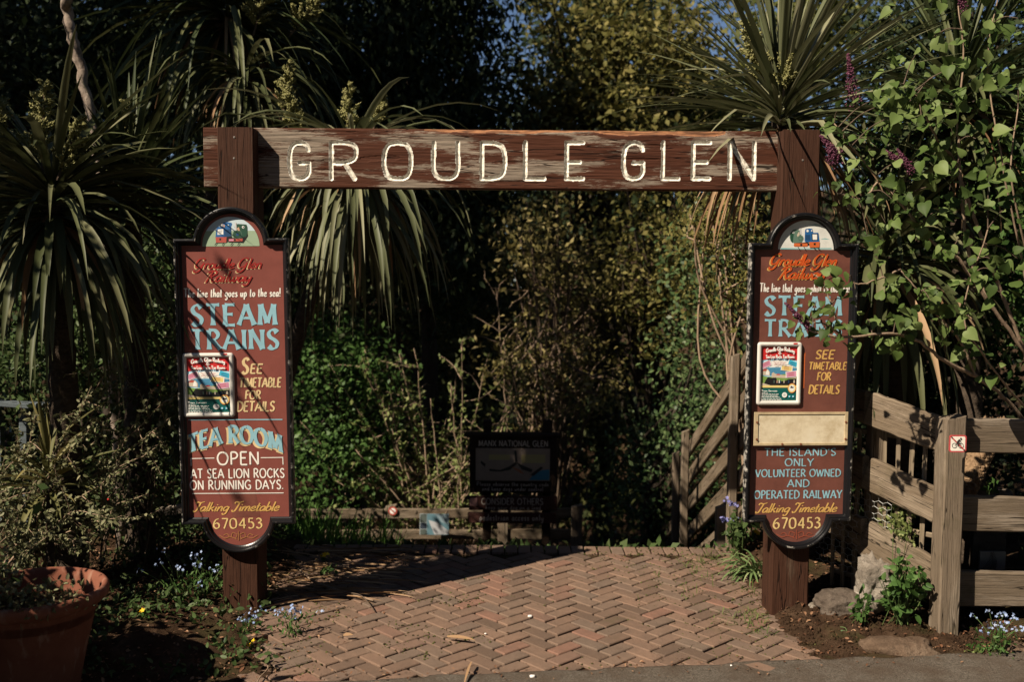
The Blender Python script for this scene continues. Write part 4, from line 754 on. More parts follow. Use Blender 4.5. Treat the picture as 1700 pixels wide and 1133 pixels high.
# pale rail behind the board with the tea room lettering, and slatted boards at the edge of the garden
pr = thing('pale_garden_rail', 'short pale rail on posts half lost in twigs behind the tea room board', 'fence', tuple(P(250, 900, 6.3)))
M_PALE = wood('pale_rail_wood', (.22, .18, .14), (.34, .29, .23), axis=0); plank(P(200, 862, 6.3), P(345, 838, 6.5), .055, .04, M_PALE, pr, seg=6)
for x in (214,): p = P(x, 858, 6.35); post(p[0], p[1]+.03, gz(p[0], p[1])-.1, p[2]+.0, .05, .05, M_GREYZ, pr)
sb = thing('slatted_table', 'blue grey slatted table top seen through the twigs above the terracotta pot', 'table', tuple(P(10, 690, 6.6) * [1, 1, 0]))
M_SL = wood('blue_grey_slats', (.07, .09, .1), (.13, .15, .16), axis=0)
for k in range(5): p = P(-60, 668, 6.45 + k*.1); plank((p[0], p[1], p[2]+.0), (P(52, 668, 6.45)[0], p[1], p[2]-.02), .03, .085, M_SL, sb, 'slat', seg=3)
for (x, y) in ((P(-50, 690, 6.5)[0], 1.25), (P(40, 690, 6.5)[0], 1.25), (P(-50, 690, 6.5)[0], 1.6), (P(40, 690, 6.5)[0], 1.6)): post(x, y, -.1, P(0, 672, 6.5)[2]-.01, .06, .06, M_SL, sb, 'leg')

# ------------------------------------------------------------------ stones, slate, pot
def rock(name, label, c, rad, mat, seed, cat='rock', n=3, amp=.35):
    import bmesh
    bm = bmesh.new(); bmesh.ops.create_icosphere(bm, subdivisions=n+1, radius=1); V = np.array([v.co[:] for v in bm.verts]); F_ = [[v.index for v in f.verts] for f in bm.faces]; bm.free()
    V = np.clip(V, -.82, .82)*1.1; d = (fbm(V[:, 0]*1.6+seed, V[:, 1]*1.6, V[:, 2]*1.6, seed) - .5)*amp*2.2 + (noise(V[:, 0]*4+seed, V[:, 1]*4, V[:, 2]*4, seed+5) - .5)*amp*.5 + (fbm(V[:, 0]*13, V[:, 1]*13, V[:, 2]*13, seed+9)-.5)*amp*.25
    V = V*(1+d)[:, None]*np.array(rad); mb = MB(); mb.add(V, F_); o = mb.build(name, mat, None, smooth=True); o.location = [float(a) for a in c]; return tag(o, label, cat)
def stone(name, a, b_, c, moss=None):
    m, t, b = newmat(name); n1 = tex(t, ns=7, detail=10, rough=.75); n2 = tex(t, ns=26, detail=8, rough=.7); cc = ramp(t, n1, [(.3, a), (.52, b_), (.75, c)]); cc = mix(t, ramp(t, n2, [(.56, (0,)*3), (.68, (.8,)*3)]), cc, [x*.35 for x in a])
    t.links.new(cc, b.inputs['Base Color']); b.inputs['Roughness'].default_value = .95; b.inputs['Specular IOR Level'].default_value = .05; bump(t, b, math_(t, 'ADD', n1, n2), 1.0, .02); return m
M_ST1 = stone('pale_lichen_stone', (.13, .105, .08), (.25, .215, .175), (.37, .33, .285)); M_ST2 = stone('dark_stone', (.06, .045, .035), (.12, .095, .075), (.22, .18, .15)); M_ST3 = stone('earthy_stone', (.07, .045, .03), (.14, .095, .065), (.22, .165, .12))
p = P(1446, 966, 5.16); rock('boulder', 'upright pale lichened stone standing against the corner fence', (p[0], p[1], p[2]-.02), (.085, .08, .16), M_ST1, 3, amp=.5)
p = P(1392, 1000, 5.2); rock('boulder', 'dark flat boulder lying between the sign post and the pale stone', (p[0], p[1], p[2]-.01), (.13, .11, .075), M_ST2, 8)
p = P(1492, 1072, 4.78); rock('boulder', 'low earthy rock slab half buried at the road edge', (p[0], p[1], p[2]-.04), (.2, .1, .07), M_ST3, 15)
p = P(1352, 1008, 5.25); rock('stone_chip', 'small pale stone chip beside the sign post foot', (p[0], p[1], p[2]), (.03, .03, .02), M_ST1, 19)
p = P(1692, 1075, 4.8); rock('boulder', 'small brown stone beside the blue flowers under the rails', (p[0], p[1], p[2]-.03), (.09, .06, .05), M_ST3, 23)
p = P(1620, 1000, 5.6); p2 = P(1660, 850, 5.75); rock('boulder', 'dark rounded stone showing above the middle rail behind the post', (P(1640, 826, 5.9)[0], .6, P(1640, 835, 5.9)[2]), (.12, .08, .1), M_ST2, 27)
for i, (px, py) in enumerate(((880, 1024), (884, 1124), (806, 1053), (1214, 1106))): p = PG(px, py, .006); rock('pebble', ['white pebble lying in the middle of the brick path', 'pinkish white pebble on the bricks near the tarmac', 'tiny white pebble on the bricks left of the big one', 'tiny pebble near the tarmac edge'][i], p, (.014, .01, .007) if i < 2 else (.006, .006, .004), flat('white_pebble', (.7, .66, .62)), 31+i, 'pebble', n=1)
sl_ = thing('slate_plaque', 'upright grey slate slab bearing a paler tile engraved with a fern', 'plaque', (P(1645, 930, 5.25)[0], 0.0, .1))
a, b_ = P(1611, 1010, 5.28), P(1672, 872, 5.28); M_SLT = stone('slate', (.022, .023, .025), (.035, .036, .038), (.05, .05, .052)); M_SLP = paint('pale_slate', (.13, .135, .14), .55, .12)
mb = MB(); mb.box((a[0], .02, -.1), (b_[0], .05, b_[2]), .004); mb.build('slab', M_SLT, sl_)
a, b_ = P(1626, 957, 5.26), P(1671, 917, 5.26); mb = MB(); mb.box((a[0], .005, a[2]-.06), (b_[0], .019, b_[2]), .002); tile = mb.build('fern_tile', M_SLP, sl_); mb = MB(); q = 0
wd, ht = b_[0]-a[0], b_[2]-a[2]; cv = crom([(.2, .02), (.42, .3), (.5, .6), (.46, .95)], 6); S_ = lambda u, v: (a[0]+u*wd, a[2]+v*ht)
for A, B_ in zip(cv[:-1], cv[1:]): strip(mb, S_(*A), S_(*B_), .003, .0042-.00008*(q % 8)); q += 1
for i in range(2, 18):
    c = cv[min(len(cv)-1, i)]; l_ = .34*(1-i/21)
    for s in (-1, 1): strip(mb, S_(*c), S_(c[0]+s*l_, c[1]+.1), .0035, .0042-.00008*(q % 8)); q += 1
mb.build('fern_engraving', flat('engraved_slate', (.03, .031, .033)), tile)

m, t, b = newmat('terracotta'); n1 = tex(t, ns=4, detail=8, rough=.7); n2 = tex(t, (1, 1, .3), ns=22, detail=7)
c = ramp(t, n1, [(.3, (.13, .045, .027)), (.7, (.21, .083, .052))]); c = mix(t, ramp(t, n2, [(.55, (0,)*3), (.72, (.6,)*3)]), c, (.33, .22, .16)); t.links.new(c, b.inputs['Base Color']); b.inputs['Roughness'].default_value = .85; b.inputs['Specular IOR Level'].default_value = .1; M_TER = m
PD = 4.2; pc = P(52, 975, PD); pc[2] = 0; zr_ = P(52, 975, PD)[2]; R_ = 123/W(PD)
pot = thing('terracotta_pot', 'big terracotta pot with rolled rim and a straggly shrub', 'plant pot', (pc[0], pc[1], -.02))
mb = MB(); Hh = zr_+.02; prof = [(.0, 0), (.55, 0), (.57, .02), (.70, .45), (.80, .72), (.86, .84), (.865, .855), (.93, .87), (.985, .9), (1.0, .94), (.995, .975), (.97, .995), (.94, 1.0), (.91, .985), (.885, .94), (.84, .8), (.8, .72)]
mb.lathe([(r*R_, z*Hh) for r, z in prof], (0, 0, 0), 64); mb.build('body', M_TER, pot, smooth=True, world=False)
mb = MB(); rr_ = np.linspace(0, .83, 12); V = [(0, 0, .79*Hh)]
for r in rr_[1:]: V += [(r*R_*math.cos(a), r*R_*math.sin(a), .78*Hh + .03*(float(noise(r*9, a*3, 0, 71))-.3)*(r < .8)) for a in np.linspace(0, 2*math.pi, 32, endpoint=False)]
mb.add(V, [(0, 1+i, 1+(i+1) % 32) for i in range(32)] + [(1+k*32+i, 1+(k+1)*32+i, 1+(k+1)*32+(i+1) % 32, 1+k*32+(i+1) % 32) for k in range(10) for i in range(32)]); mb.build('compost', SOIL, pot, world=False, smooth=True)
# ------------------------------------------------------------------ plants
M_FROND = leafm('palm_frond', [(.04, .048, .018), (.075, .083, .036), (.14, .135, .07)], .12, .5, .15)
M_FRONDL = leafm('sunlit_palm_frond', [(.06, .07, .03), (.12, .128, .065), (.22, .21, .125)], .12, .5, .2)  # paler frond copy for two lit crowns, sunlight put into the colour
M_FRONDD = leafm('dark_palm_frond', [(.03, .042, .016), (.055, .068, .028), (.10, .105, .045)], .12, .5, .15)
M_DEAD = leafm('dead_frond', [(.16, .09, .045), (.28, .17, .09), (.4, .28, .17)], .15, .7)
M_PTRUNK = bark('palm_bark', (.03, .022, .017), (.095, .072, .053), 26, 1.0, (1, 1, 1.6)); M_PBARK = bark('pale_mottled_bark', (.09, .065, .05), (.38, .31, .25), 22, .8, (1, 1, .6))
M_BARK = bark('dark_bark', (.025, .02, .015), (.07, .055, .042)); M_TWIG = bark('pale_twig', (.16, .11, .075), (.34, .25, .175), 60, .3); M_DTWIG = bark('dark_twig', (.06, .042, .03), (.15, .11, .08), 60, .3)
M_PANI = leafm('olive_flower', [(.12, .12, .04), (.20, .19, .07), (.30, .28, .13)], .1, .6)
def panicle(bases, parent, mat, name='flower_panicle'):
    """branching cream green flower heads: (base, direction, length)"""
    for (b0, d0, L) in bases:
        d0 = unit(np.array(d0)); pos, X = [], []; stem = MB(); ns = 40
        stem.tube([b0, b0 + d0*L*.5, b0 + d0*L], [.008, .006, .002], 5)
        for k in range(ns):
            t = .15 + .85*k/ns; r = rdir(1)[0]; sd = unit(d0*.75 + unit(r - d0*(r @ d0))*1.0); l = L*.42*(1-t*.8)*random.uniform(.6, 1.1); q = b0 + d0*L*t
            stem.tube([q, q+sd*l], [.0025, .001], 3)
            nn = int(40 + 190*l); tt = rng.uniform(.1, 1, nn)[:, None]; pos.append(q + sd*l*tt + rng.normal(size=(nn, 3))*.005); X.append(sd + rng.normal(size=(nn, 3))*.4)
        pos, X = np.vstack(pos), np.vstack(X); V, Fq = inst(OCT_T*[1, .4, .4], OCT_F, pos, X, rdir(len(pos)), rng.uniform(.008, .016, len(pos)))
        o = npmesh(name, V, Fq, mat, parent); stem.build('stalk', M_DTWIG, o)
def palm(label, head, base, n=170, L=.8, wd=.04, up=-.55, mat=None, trunk_r=.07, panis=(), dead=0, cat='palm', name='cabbage_palm', group=None, droop=(.15, 1.5), bend=0, seed=0, tmat=None, lean=(0, 0, 0), top=1.0):
    r = np.random.default_rng(seed+100); head = np.array(head, float); base = np.array(base, float)
    root = thing(name, label, cat, base, group)
    if trunk_r:
        c = crom([base, base*.65+head*.35+[bend*.3, 0, 0], base*.3+head*.7+[bend*.2, 0, 0], head - [0, 0, .02]], 14); rad = trunk_r*(1 + .07*np.sin(np.arange(len(c))*2.1))*np.linspace(1.25, .9, len(c)); MB().tube(c, rad, 10).build('trunk', tmat or M_PTRUNK, root, smooth=True)
    cz = r.uniform(up, top, n); az = r.uniform(0, 2*math.pi, n); sn = np.sqrt(1-cz**2); d = np.stack([sn*np.cos(az), sn*np.sin(az), cz], 1) + np.array(lean)
    pos = head + d*.03 + np.stack([0*cz, 0*cz, (cz-.35)*.2], 1)
    dr = np.interp(cz, [-1, 0, .5, 1], [droop[1]*1.2, droop[1], (droop[0]+droop[1])/2.2, droop[0]])*r.uniform(.5, 1.4, n)
    kink = np.where(r.random(n) < .2, r.integers(2, 6, n), -1)
    V, Q = strap(pos, d, L*r.uniform(.55, 1.15, n), wd*r.uniform(.6, 1.2, n), dr, twist=r.uniform(-.5, .5, n), kink=kink); npmesh('leaves', V, Q, mat or M_FROND, root)
    if dead:
        az = r.uniform(0, 2*math.pi, dead); d = np.stack([np.cos(az), np.sin(az), r.uniform(-1.4, -.1, dead)], 1)
        V, Q = strap(head - [0, 0, .05] + d*.04, d, L*r.uniform(.5, 1.0, dead), wd*.8, r.uniform(1.2, 3, dead), twist=r.uniform(-1, 1, dead)); npmesh('dead_leaves', V, Q, M_DEAD, root)
    if panis: panicle([(np.array(b_, float), d_, l_) for b_, d_, l_ in panis], root, M_PANI)
    return root
G0 = lambda p: np.array([p[0], p[1], float(gz(p[0], p[1])) - .05])
hA = P(88, 335, 5.42)
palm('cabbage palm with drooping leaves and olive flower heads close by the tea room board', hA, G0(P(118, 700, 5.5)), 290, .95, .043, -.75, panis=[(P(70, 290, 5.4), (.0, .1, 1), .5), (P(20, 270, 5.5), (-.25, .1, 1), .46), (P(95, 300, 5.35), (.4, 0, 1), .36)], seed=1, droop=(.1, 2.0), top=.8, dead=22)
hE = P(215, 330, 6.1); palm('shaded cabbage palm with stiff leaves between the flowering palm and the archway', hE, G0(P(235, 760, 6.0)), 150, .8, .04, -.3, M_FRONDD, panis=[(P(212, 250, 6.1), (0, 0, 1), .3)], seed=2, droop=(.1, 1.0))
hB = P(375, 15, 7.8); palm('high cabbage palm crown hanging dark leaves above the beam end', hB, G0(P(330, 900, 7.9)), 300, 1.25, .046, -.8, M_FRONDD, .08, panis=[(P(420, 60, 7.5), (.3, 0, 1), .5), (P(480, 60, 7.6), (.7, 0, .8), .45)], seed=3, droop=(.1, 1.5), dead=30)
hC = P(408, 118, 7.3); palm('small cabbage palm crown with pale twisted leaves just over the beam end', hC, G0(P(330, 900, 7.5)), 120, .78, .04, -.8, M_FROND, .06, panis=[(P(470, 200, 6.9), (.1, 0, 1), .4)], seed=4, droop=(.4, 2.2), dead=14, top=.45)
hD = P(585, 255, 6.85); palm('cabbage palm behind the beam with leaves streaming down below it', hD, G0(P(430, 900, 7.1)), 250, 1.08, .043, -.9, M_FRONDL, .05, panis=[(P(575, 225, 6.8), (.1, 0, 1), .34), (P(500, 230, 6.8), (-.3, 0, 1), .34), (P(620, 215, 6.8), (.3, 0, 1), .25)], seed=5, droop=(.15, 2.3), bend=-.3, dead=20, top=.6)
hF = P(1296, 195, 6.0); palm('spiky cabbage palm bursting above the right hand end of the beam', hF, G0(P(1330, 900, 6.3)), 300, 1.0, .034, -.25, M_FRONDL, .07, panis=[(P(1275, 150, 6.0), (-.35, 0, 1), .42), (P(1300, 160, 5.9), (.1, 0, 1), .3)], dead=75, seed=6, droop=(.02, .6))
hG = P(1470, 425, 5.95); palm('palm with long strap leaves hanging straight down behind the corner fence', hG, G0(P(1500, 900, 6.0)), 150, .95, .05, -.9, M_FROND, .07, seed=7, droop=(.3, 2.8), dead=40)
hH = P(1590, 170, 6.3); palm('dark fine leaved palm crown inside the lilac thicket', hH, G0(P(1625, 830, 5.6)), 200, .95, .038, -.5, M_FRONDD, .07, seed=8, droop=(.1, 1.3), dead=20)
palm('young yellowish sword leaved plant among the twigs over the terracotta pot', P(82, 805, 5.3), P(84, 940, 5.3), 46, .39, .03, -.1, leafm('yellow_sword', [(.07, .075, .025), (.14, .13, .05), (.24, .2, .08)], .15), .018, name='sword_plant', cat='plant', seed=9, droop=(.05, .9))
hT = P(60, -260, 6.9)
sp = thing('slender_palm', 'tall slender palm with pale mottled bare trunk rising out of the top', 'palm', G0(P(200, 800, 6.3)))
c = crom([G0(P(200, 800, 6.3)), P(180, 470, 6.3), P(172, 340, 6.3), P(160, 240, 6.3), P(143, 150, 6.3), P(126, 80, 6.3), P(112, 20, 6.3), P(106, -40, 6.3), hT], 8); MB().tube(c + rng.normal(size=c.shape)*.006, .032*(1+.05*np.sin(np.arange(len(c))*1.7)), 9).build('trunk', M_PBARK, sp, smooth=True)
r = np.random.default_rng(3); n = 130; d = rdir(n, r); V, Q = strap(hT + d*.03, d, r.uniform(.6, .9, n), .04, r.uniform(.3, 1.6, n)); npmesh('leaves', V, Q, M_FRONDD, sp)
palm('unseen tall cabbage palm added past the slender trunk to shade the map board', (-3.9, .95, 4.75), G0((-3.95, 1.0, 0)), 190, .95, .055, -.8, M_FRONDD, .08, seed=15)  # unseen crown, added to throw shade on the map board
st_ = P(1606, 830, 5.5); pt = thing('palm_stump', 'leaning scaly palm trunk between the top and middle rails', 'palm stump', (st_[0], st_[1], 0)); c = crom([P(1590, 850, 5.5), P(1608, 800, 5.5), P(1630, 752, 5.55), P(1650, 700, 5.6)], 9); sc_ = MB()
for i in range(0, 36):
    q = c[min(len(c)-1, i*len(c)//36)]; 
    for k in range(7):
        a = k*2*math.pi/7 + i*.45; o_ = np.array([math.cos(a), math.sin(a), .1])*.05; sc_.add(q + o_*1.0 + OCT_T*[.026, .026, .03] @ np.eye(3), OCT_F)
sc_.tube(c, .06, 10).build('trunk', bark('scaly_bark', (.09, .055, .03), (.3, .2, .12), 40), pt)

# --- branching shrubs
def grow(p, d, L, n, wob, grav, r):
    out = [np.array(p, float)]; d = unit(np.array(d, float))
    for i in range(n): d = unit(d + r.normal(size=3)*wob + np.array([0, 0, grav])); out.append(out[-1] + d*L/n)
    return np.array(out)
def leaves_on(paths, per, size, r, T=(OV_T, OV_F), spread=.01, hang=.3, zup=.6, lo=.15):
    pos, X = [], []
    for c in paths:
        L = np.linalg.norm(np.diff(c, axis=0), axis=1).sum(); k = max(2, int(per*L)); t = r.uniform(lo, 1, k)*(len(c)-1); i = np.minimum(t.astype(int), len(c)-2); f = (t-i)[:, None]
        pos.append(c[i]*(1-f)+c[i+1]*f + r.normal(size=(k, 3))*spread); X.append(unit(c[i+1]-c[i])*.5 + r.normal(size=(k, 3))*.8 - np.array([0, 0, hang]))
    pos, X = np.vstack(pos), np.vstack(X); Zn = r.normal(size=X.shape)*.7 + np.array([-.2, -.35, zup]); return inst(T[0], T[1], pos, X, Zn, size*r.uniform(.6, 1.25, len(pos)))
def shrub(name, label, cat, base, shoots, r0, per, size, lm, tm, subs=5, sublen=.35, T=(OV_T, OV_F), seed=0, group=None, grav=-.03, hang=.3, subgrav=-.02, leaf_main=True):
    """shoots: list of (start, via-or-None, end) paths"""
    r = np.random.default_rng(seed+500); root = thing(name, label, cat, base, group); br = MB(); paths = []
    for s in shoots:
        c = crom(s, 7) + 0; c[1:] += r.normal(size=c[1:].shape)*.006; L = np.linalg.norm(np.diff(c, axis=0), axis=1).sum(); br.tube(c, np.linspace(r0, r0*.25, len(c)), 5); k0 = len(c)//4
        if leaf_main: paths.append(c[len(c)//3:])
        for k in range(subs):
            i = r.integers(k0, len(c)-1); t = unit(c[i+1]-c[i]); q = grow(c[i], t*.6 + rdir(1, r)[0]*.9, sublen*r.uniform(.4, 1.1), 5, .22, subgrav, r); br.tube(q, np.linspace(r0*.45, r0*.15, len(q)), 4, cap=False); paths.append(q)
    br.build('branches', tm, root, smooth=True)
    if per: V, Fq = leaves_on(paths, per, size, r, T, hang=hang); npmesh('leaves', V, Fq, lm, root)
    return root
L_MIDD = leafm('mid_green_shrub_leaf', [(.03, .045, .016), (.06, .08, .03), (.11, .12, .05)], .2, .5)  # mid green leaf tones for the twig shrub
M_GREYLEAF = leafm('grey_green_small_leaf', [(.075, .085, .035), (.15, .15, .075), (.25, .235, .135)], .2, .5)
b0 = P(45, 960, 5.65); b0[2] = float(gz(b0[0], b0[1])); ends = [((215, 555), 4.75), ((285, 690), 4.7), ((190, 600), 4.9), ((110, 600), 4.8), ((60, 690), 4.5), ((255, 745), 4.6), ((245, 820), 4.6), ((30, 720), 4.6), ((150, 650), 4.5), ((-10, 790), 4.4), ((120, 850), 4.35), ((200, 860), 4.4), ((-30, 720), 4.6), ((130, 720), 4.3), ((60, 800), 4.3), ((180, 700), 4.8), ((20, 870), 4.3), ((150, 900), 4.3), ((90, 880), 4.25), ((300, 640), 4.8), ((10, 920), 4.3), ((190, 790), 4.5), ((150, 800), 4.8)]
sh = []
for (e, D) in ends:
    p = P(e[0], e[1], D + .65); m_ = b0*.45 + p*.55 + np.array([random.uniform(-.06, .02), random.uniform(-.05, .05), .10]); sh.append([b0 + rng.normal(size=3)*[.12, .1, .0], b0*.75+p*.25+np.array([-.02, 0, .1]), m_, p])
po = shrub('arching_shrub', 'straggly small leaved grey green shrub arching up behind the terracotta pot', 'shrub', b0, sh, .008, 130, .029, M_GREYLEAF, M_TWIG, 9, .29, seed=1)
r = np.random.default_rng(4); k = 1000; th = r.uniform(math.pi*.7, 2*math.pi*.95, k); rr_ = R_*np.sqrt(r.uniform(.1, 1.08, k)); pos = np.stack([pc[0]+rr_*np.cos(th), pc[1]+rr_*np.sin(th), zr_ - .06 + r.uniform(0, .12, k)], 1)
V, Fq = inst(OV_T, OV_F, pos, r.normal(size=(k, 3))+[0, 0, .8], r.normal(size=(k, 3))+[-.2, -.4, .6], .028*r.uniform(.6, 1.2, k)); npmesh('trailing_leaves', V, Fq, M_GREYLEAF, pot)
rb = leafm('red_berry', [(.4, .02, .01), (.45, .03, .02), (.3, .02, .02)], .0); pos = np.array([P(*q) for q in ((270, 628, 5.38), (262, 640, 5.38), (180, 830, 5.1))]); V, Fq = inst(OCT_T, OCT_F, pos, rdir(3), rdir(3), .008); tag(npmesh('red_blossoms', V, Fq, rb, po), None, None)

b0 = P(235, 965, 5.95); b0[2] = float(gz(b0[0], b0[1])); rt_ = np.random.default_rng(31); sh = []
for _ in range(22): e = P(rt_.uniform(185, 330), rt_.uniform(520, 880), rt_.uniform(5.7, 6.3)); s0 = b0 + rt_.normal(size=3)*[.16, .1, 0]; sh.append([s0, s0*.5+e*.5+[0, 0, .08], e])
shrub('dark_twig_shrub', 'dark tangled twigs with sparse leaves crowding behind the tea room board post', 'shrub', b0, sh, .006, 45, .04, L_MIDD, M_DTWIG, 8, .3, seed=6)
# --- the lilac
M_LIL = leafm('lilac_leaf', [(.035, .06, .016), (.085, .13, .032), (.17, .22, .075)], .3, .5, .12); M_LILF = leafm('lilac_blossom', [(.06, .016, .03), (.115, .035, .062), (.2, .085, .125)], .1, .6)
lb = G0(P(1700, 900, 5.3)); lil = thing('lilac_bush', 'big lilac bush with heart shaped leaves and purple flower spikes over the corner fence', 'shrub', lb)
BR = [[(1712, 760, 5.3), (1699, 700, 5.25), (1658, 652, 5.15), (1621, 626, 5.05), (1599, 574, 5.0), (1573, 541, 4.95), (1543, 500, 4.95), (1521, 478, 4.9), (1495, 448, 4.9)],
      [(1621, 626, 5.05), (1565, 597, 4.95), (1521, 565, 4.85), (1473, 554, 4.75), (1395, 560, 4.68), (1345, 548, 4.66), (1312, 512, 4.66)], [(1395, 560, 4.68), (1380, 505, 4.7), (1365, 470, 4.7), (1350, 455, 4.7)], [(1400, 560, 4.68), (1375, 540, 4.66), (1350, 535, 4.64)],
      [(1712, 600, 5.2), (1640, 500, 5.1), (1591, 430, 5.05), (1558, 411, 5.0), (1521, 370, 5.0), (1491, 333, 5.0), (1460, 300, 5.0), (1420, 250, 4.95), (1385, 205, 4.95)],
      [(1640, 500, 5.1), (1610, 426, 5.1), (1599, 355, 5.1), (1595, 300, 5.1), (1590, 200, 5.1), (1600, 90, 5.1), (1590, 10, 5.1)], [(1720, 640, 5.4), (1600, 315, 5.2), (1580, 260, 5.15), (1557, 233, 5.1), (1520, 160, 5.0), (1500, 140, 5.0)],
      [(1720, 560, 5.3), (1690, 400, 5.2), (1660, 250, 5.1), (1640, 100, 5.1), (1660, -20, 5.1)], [(1495, 448, 4.9), (1440, 470, 4.8), (1415, 470, 4.8)], [(1460, 300, 5.0), (1430, 330, 4.9), (1390, 320, 4.9)], [(1720, 480, 5.2), (1680, 300, 5.0), (1690, 180, 5.0)], [(1720, 700, 5.2), (1640, 600, 4.9), (1600, 520, 4.85), (1640, 380, 4.8)]]
mb = MB(); tips = []
for q in BR:
    c = crom([P(*p) for p in q], 6); mb.tube(c + rng.normal(size=c.shape)*.002, np.linspace(.011 if len(q) > 5 else .006, .003, len(c)), 6); tips.append(c)
ctr = [(1690, 30, 4.9), (1640, 60, 5.0), (1560, 120, 5.0), (1500, 150, 5.0), (1540, 170, 4.95), (1590, 110, 4.9), (1480, 150, 4.95), (1450, 165, 4.9), (1500, 190, 4.95), (1530, 200, 4.9), (1575, 190, 4.9), (1390, 185, 4.9), (1460, 175, 4.9), (1475, 195, 4.85), (1400, 230, 4.85), (1385, 270, 4.8), (1390, 300, 4.8), (1420, 280, 4.8), (1405, 330, 4.8), (1440, 230, 4.9), (1500, 270, 4.9), (1545, 265, 4.9), (1540, 310, 4.9), (1480, 330, 4.9), (1510, 300, 4.9), (1590, 270, 4.9), (1640, 290, 4.8), (1660, 280, 4.8), (1680, 340, 4.8), (1640, 330, 4.8), (1620, 450, 4.8), (1655, 440, 4.8), (1670, 490, 4.8), (1690, 430, 4.8), (1600, 510, 4.75), (1610, 530, 4.75), (1650, 450, 4.8), (1480, 480, 4.8), (1490, 530, 4.75), (1500, 520, 4.75), (1460, 535, 4.75), (1440, 530, 4.75), (1520, 540, 4.75), (1545, 500, 4.8), (1560, 480, 4.85), (1570, 420, 4.9), (1450, 420, 4.85), (1440, 390, 4.85), (1470, 370, 4.9),
       (1360, 470, 4.66), (1375, 480, 4.66), (1390, 465, 4.68), (1355, 500, 4.64), (1380, 520, 4.66), (1365, 540, 4.64), (1345, 530, 4.64), (1400, 500, 4.68), (1420, 480, 4.7), (1410, 460, 4.72), (1385, 545, 4.66), (1550, 60, 5.1), (1520, 90, 5.1), (1610, 170, 5.0), (1650, 130, 5.0), (1690, 150, 5.0), (1670, 220, 5.0), (1620, 230, 5.0), (1560, 350, 5.0), (1600, 390, 5.0), (1520, 400, 5.0)]
pos, X = [], []; mtw = MB(); rl = np.random.default_rng(77)
allp = np.vstack(tips)
for q in ctr:
    p = P(*q); j = allp[np.argmin(((allp-p)**2).sum(1))]; c = crom([j, (j+p)/2 + [0, 0, .02], p], 4); mtw.tube(c, np.linspace(.0035, .0018, len(c)), 4, cap=False); k = rl.integers(4, 9) if q[0] > 1430 else rl.integers(2, 4)
    pos.append(p + rl.normal(size=(k, 3))*.035); X.append(rl.normal(size=(k, 3))*.7 + [-.15, -.2, -.45])
for c in tips:
    k = int(len(c)*.9) if c[0][0] > P(1500, 500, 5)[0] else 4; i = rl.integers(len(c)//3, len(c), k); pos.append(c[i] + rl.normal(size=(k, 3))*.04); X.append(rl.normal(size=(k, 3))*.7 + [-.1, -.2, -.3])
k = 240; pos.append(np.array([P(rl.uniform(1440, 1760)+(y_ > 350)*60, y_, rl.uniform(5.25, 6.1)) for y_ in rl.uniform(-40, 560, k)])); X.append(rl.normal(size=(k, 3))*.7 + [-.1, -.2, -.3])
pos, X = np.vstack(pos), np.vstack(X); Zn = rl.normal(size=X.shape)*.55 + [-.45, -.65, .5]; sz = .026 + .055*rl.random(len(pos))**1.2; sz = np.where((pos[:, 0] < P(1425, 500, 4.68)[0]) & (pos[:, 2] < P(1400, 440, 4.68)[2]), sz*.62 + .015, sz); V, Fq = inst(HT_T, HT_F, pos, X, Zn, sz)
mb.add(np.vstack(mtw.v), mtw.f, 1); mb.build('branches', [M_TWIG, M_DTWIG], lil, smooth=True); npmesh('leaves', V, Fq, M_LIL, lil, smooth=True)
for (a, b_, w_) in (((1418, 175, 4.95), (1408, 90, 4.95), .05), ((1395, 265, 4.8), (1362, 225, 4.8), .035), ((1385, 270, 4.8), (1375, 240, 4.8), .04), ((1345, 545, 4.63), (1303, 503, 4.63), .022), ((1500, 275, 4.9), (1470, 250, 4.9), .028), ((1515, 285, 4.9), (1490, 248, 4.9), .028), ((1600, 15, 5.1), (1594, -20, 5.1), .03)):
    A, B_ = P(*a), P(*b_); k = 330; t = rl.uniform(0, 1, k)**.8; q = A + (B_-A)*t[:, None] + rdir(k, rl)*(w_*(1.1-t)*rl.uniform(.3, 1, k))[:, None]; V, Fq = inst(OCT_T*[1, .6, .6], OCT_F, q, rdir(k, rl), rdir(k, rl), rl.uniform(.004, .009, k)); o = npmesh('flower_spike', V, Fq, M_LILF, lil); s_ = MB(); s_.tube([A, B_], [.003, .001], 4); s_.build('stalk', M_DTWIG, o)

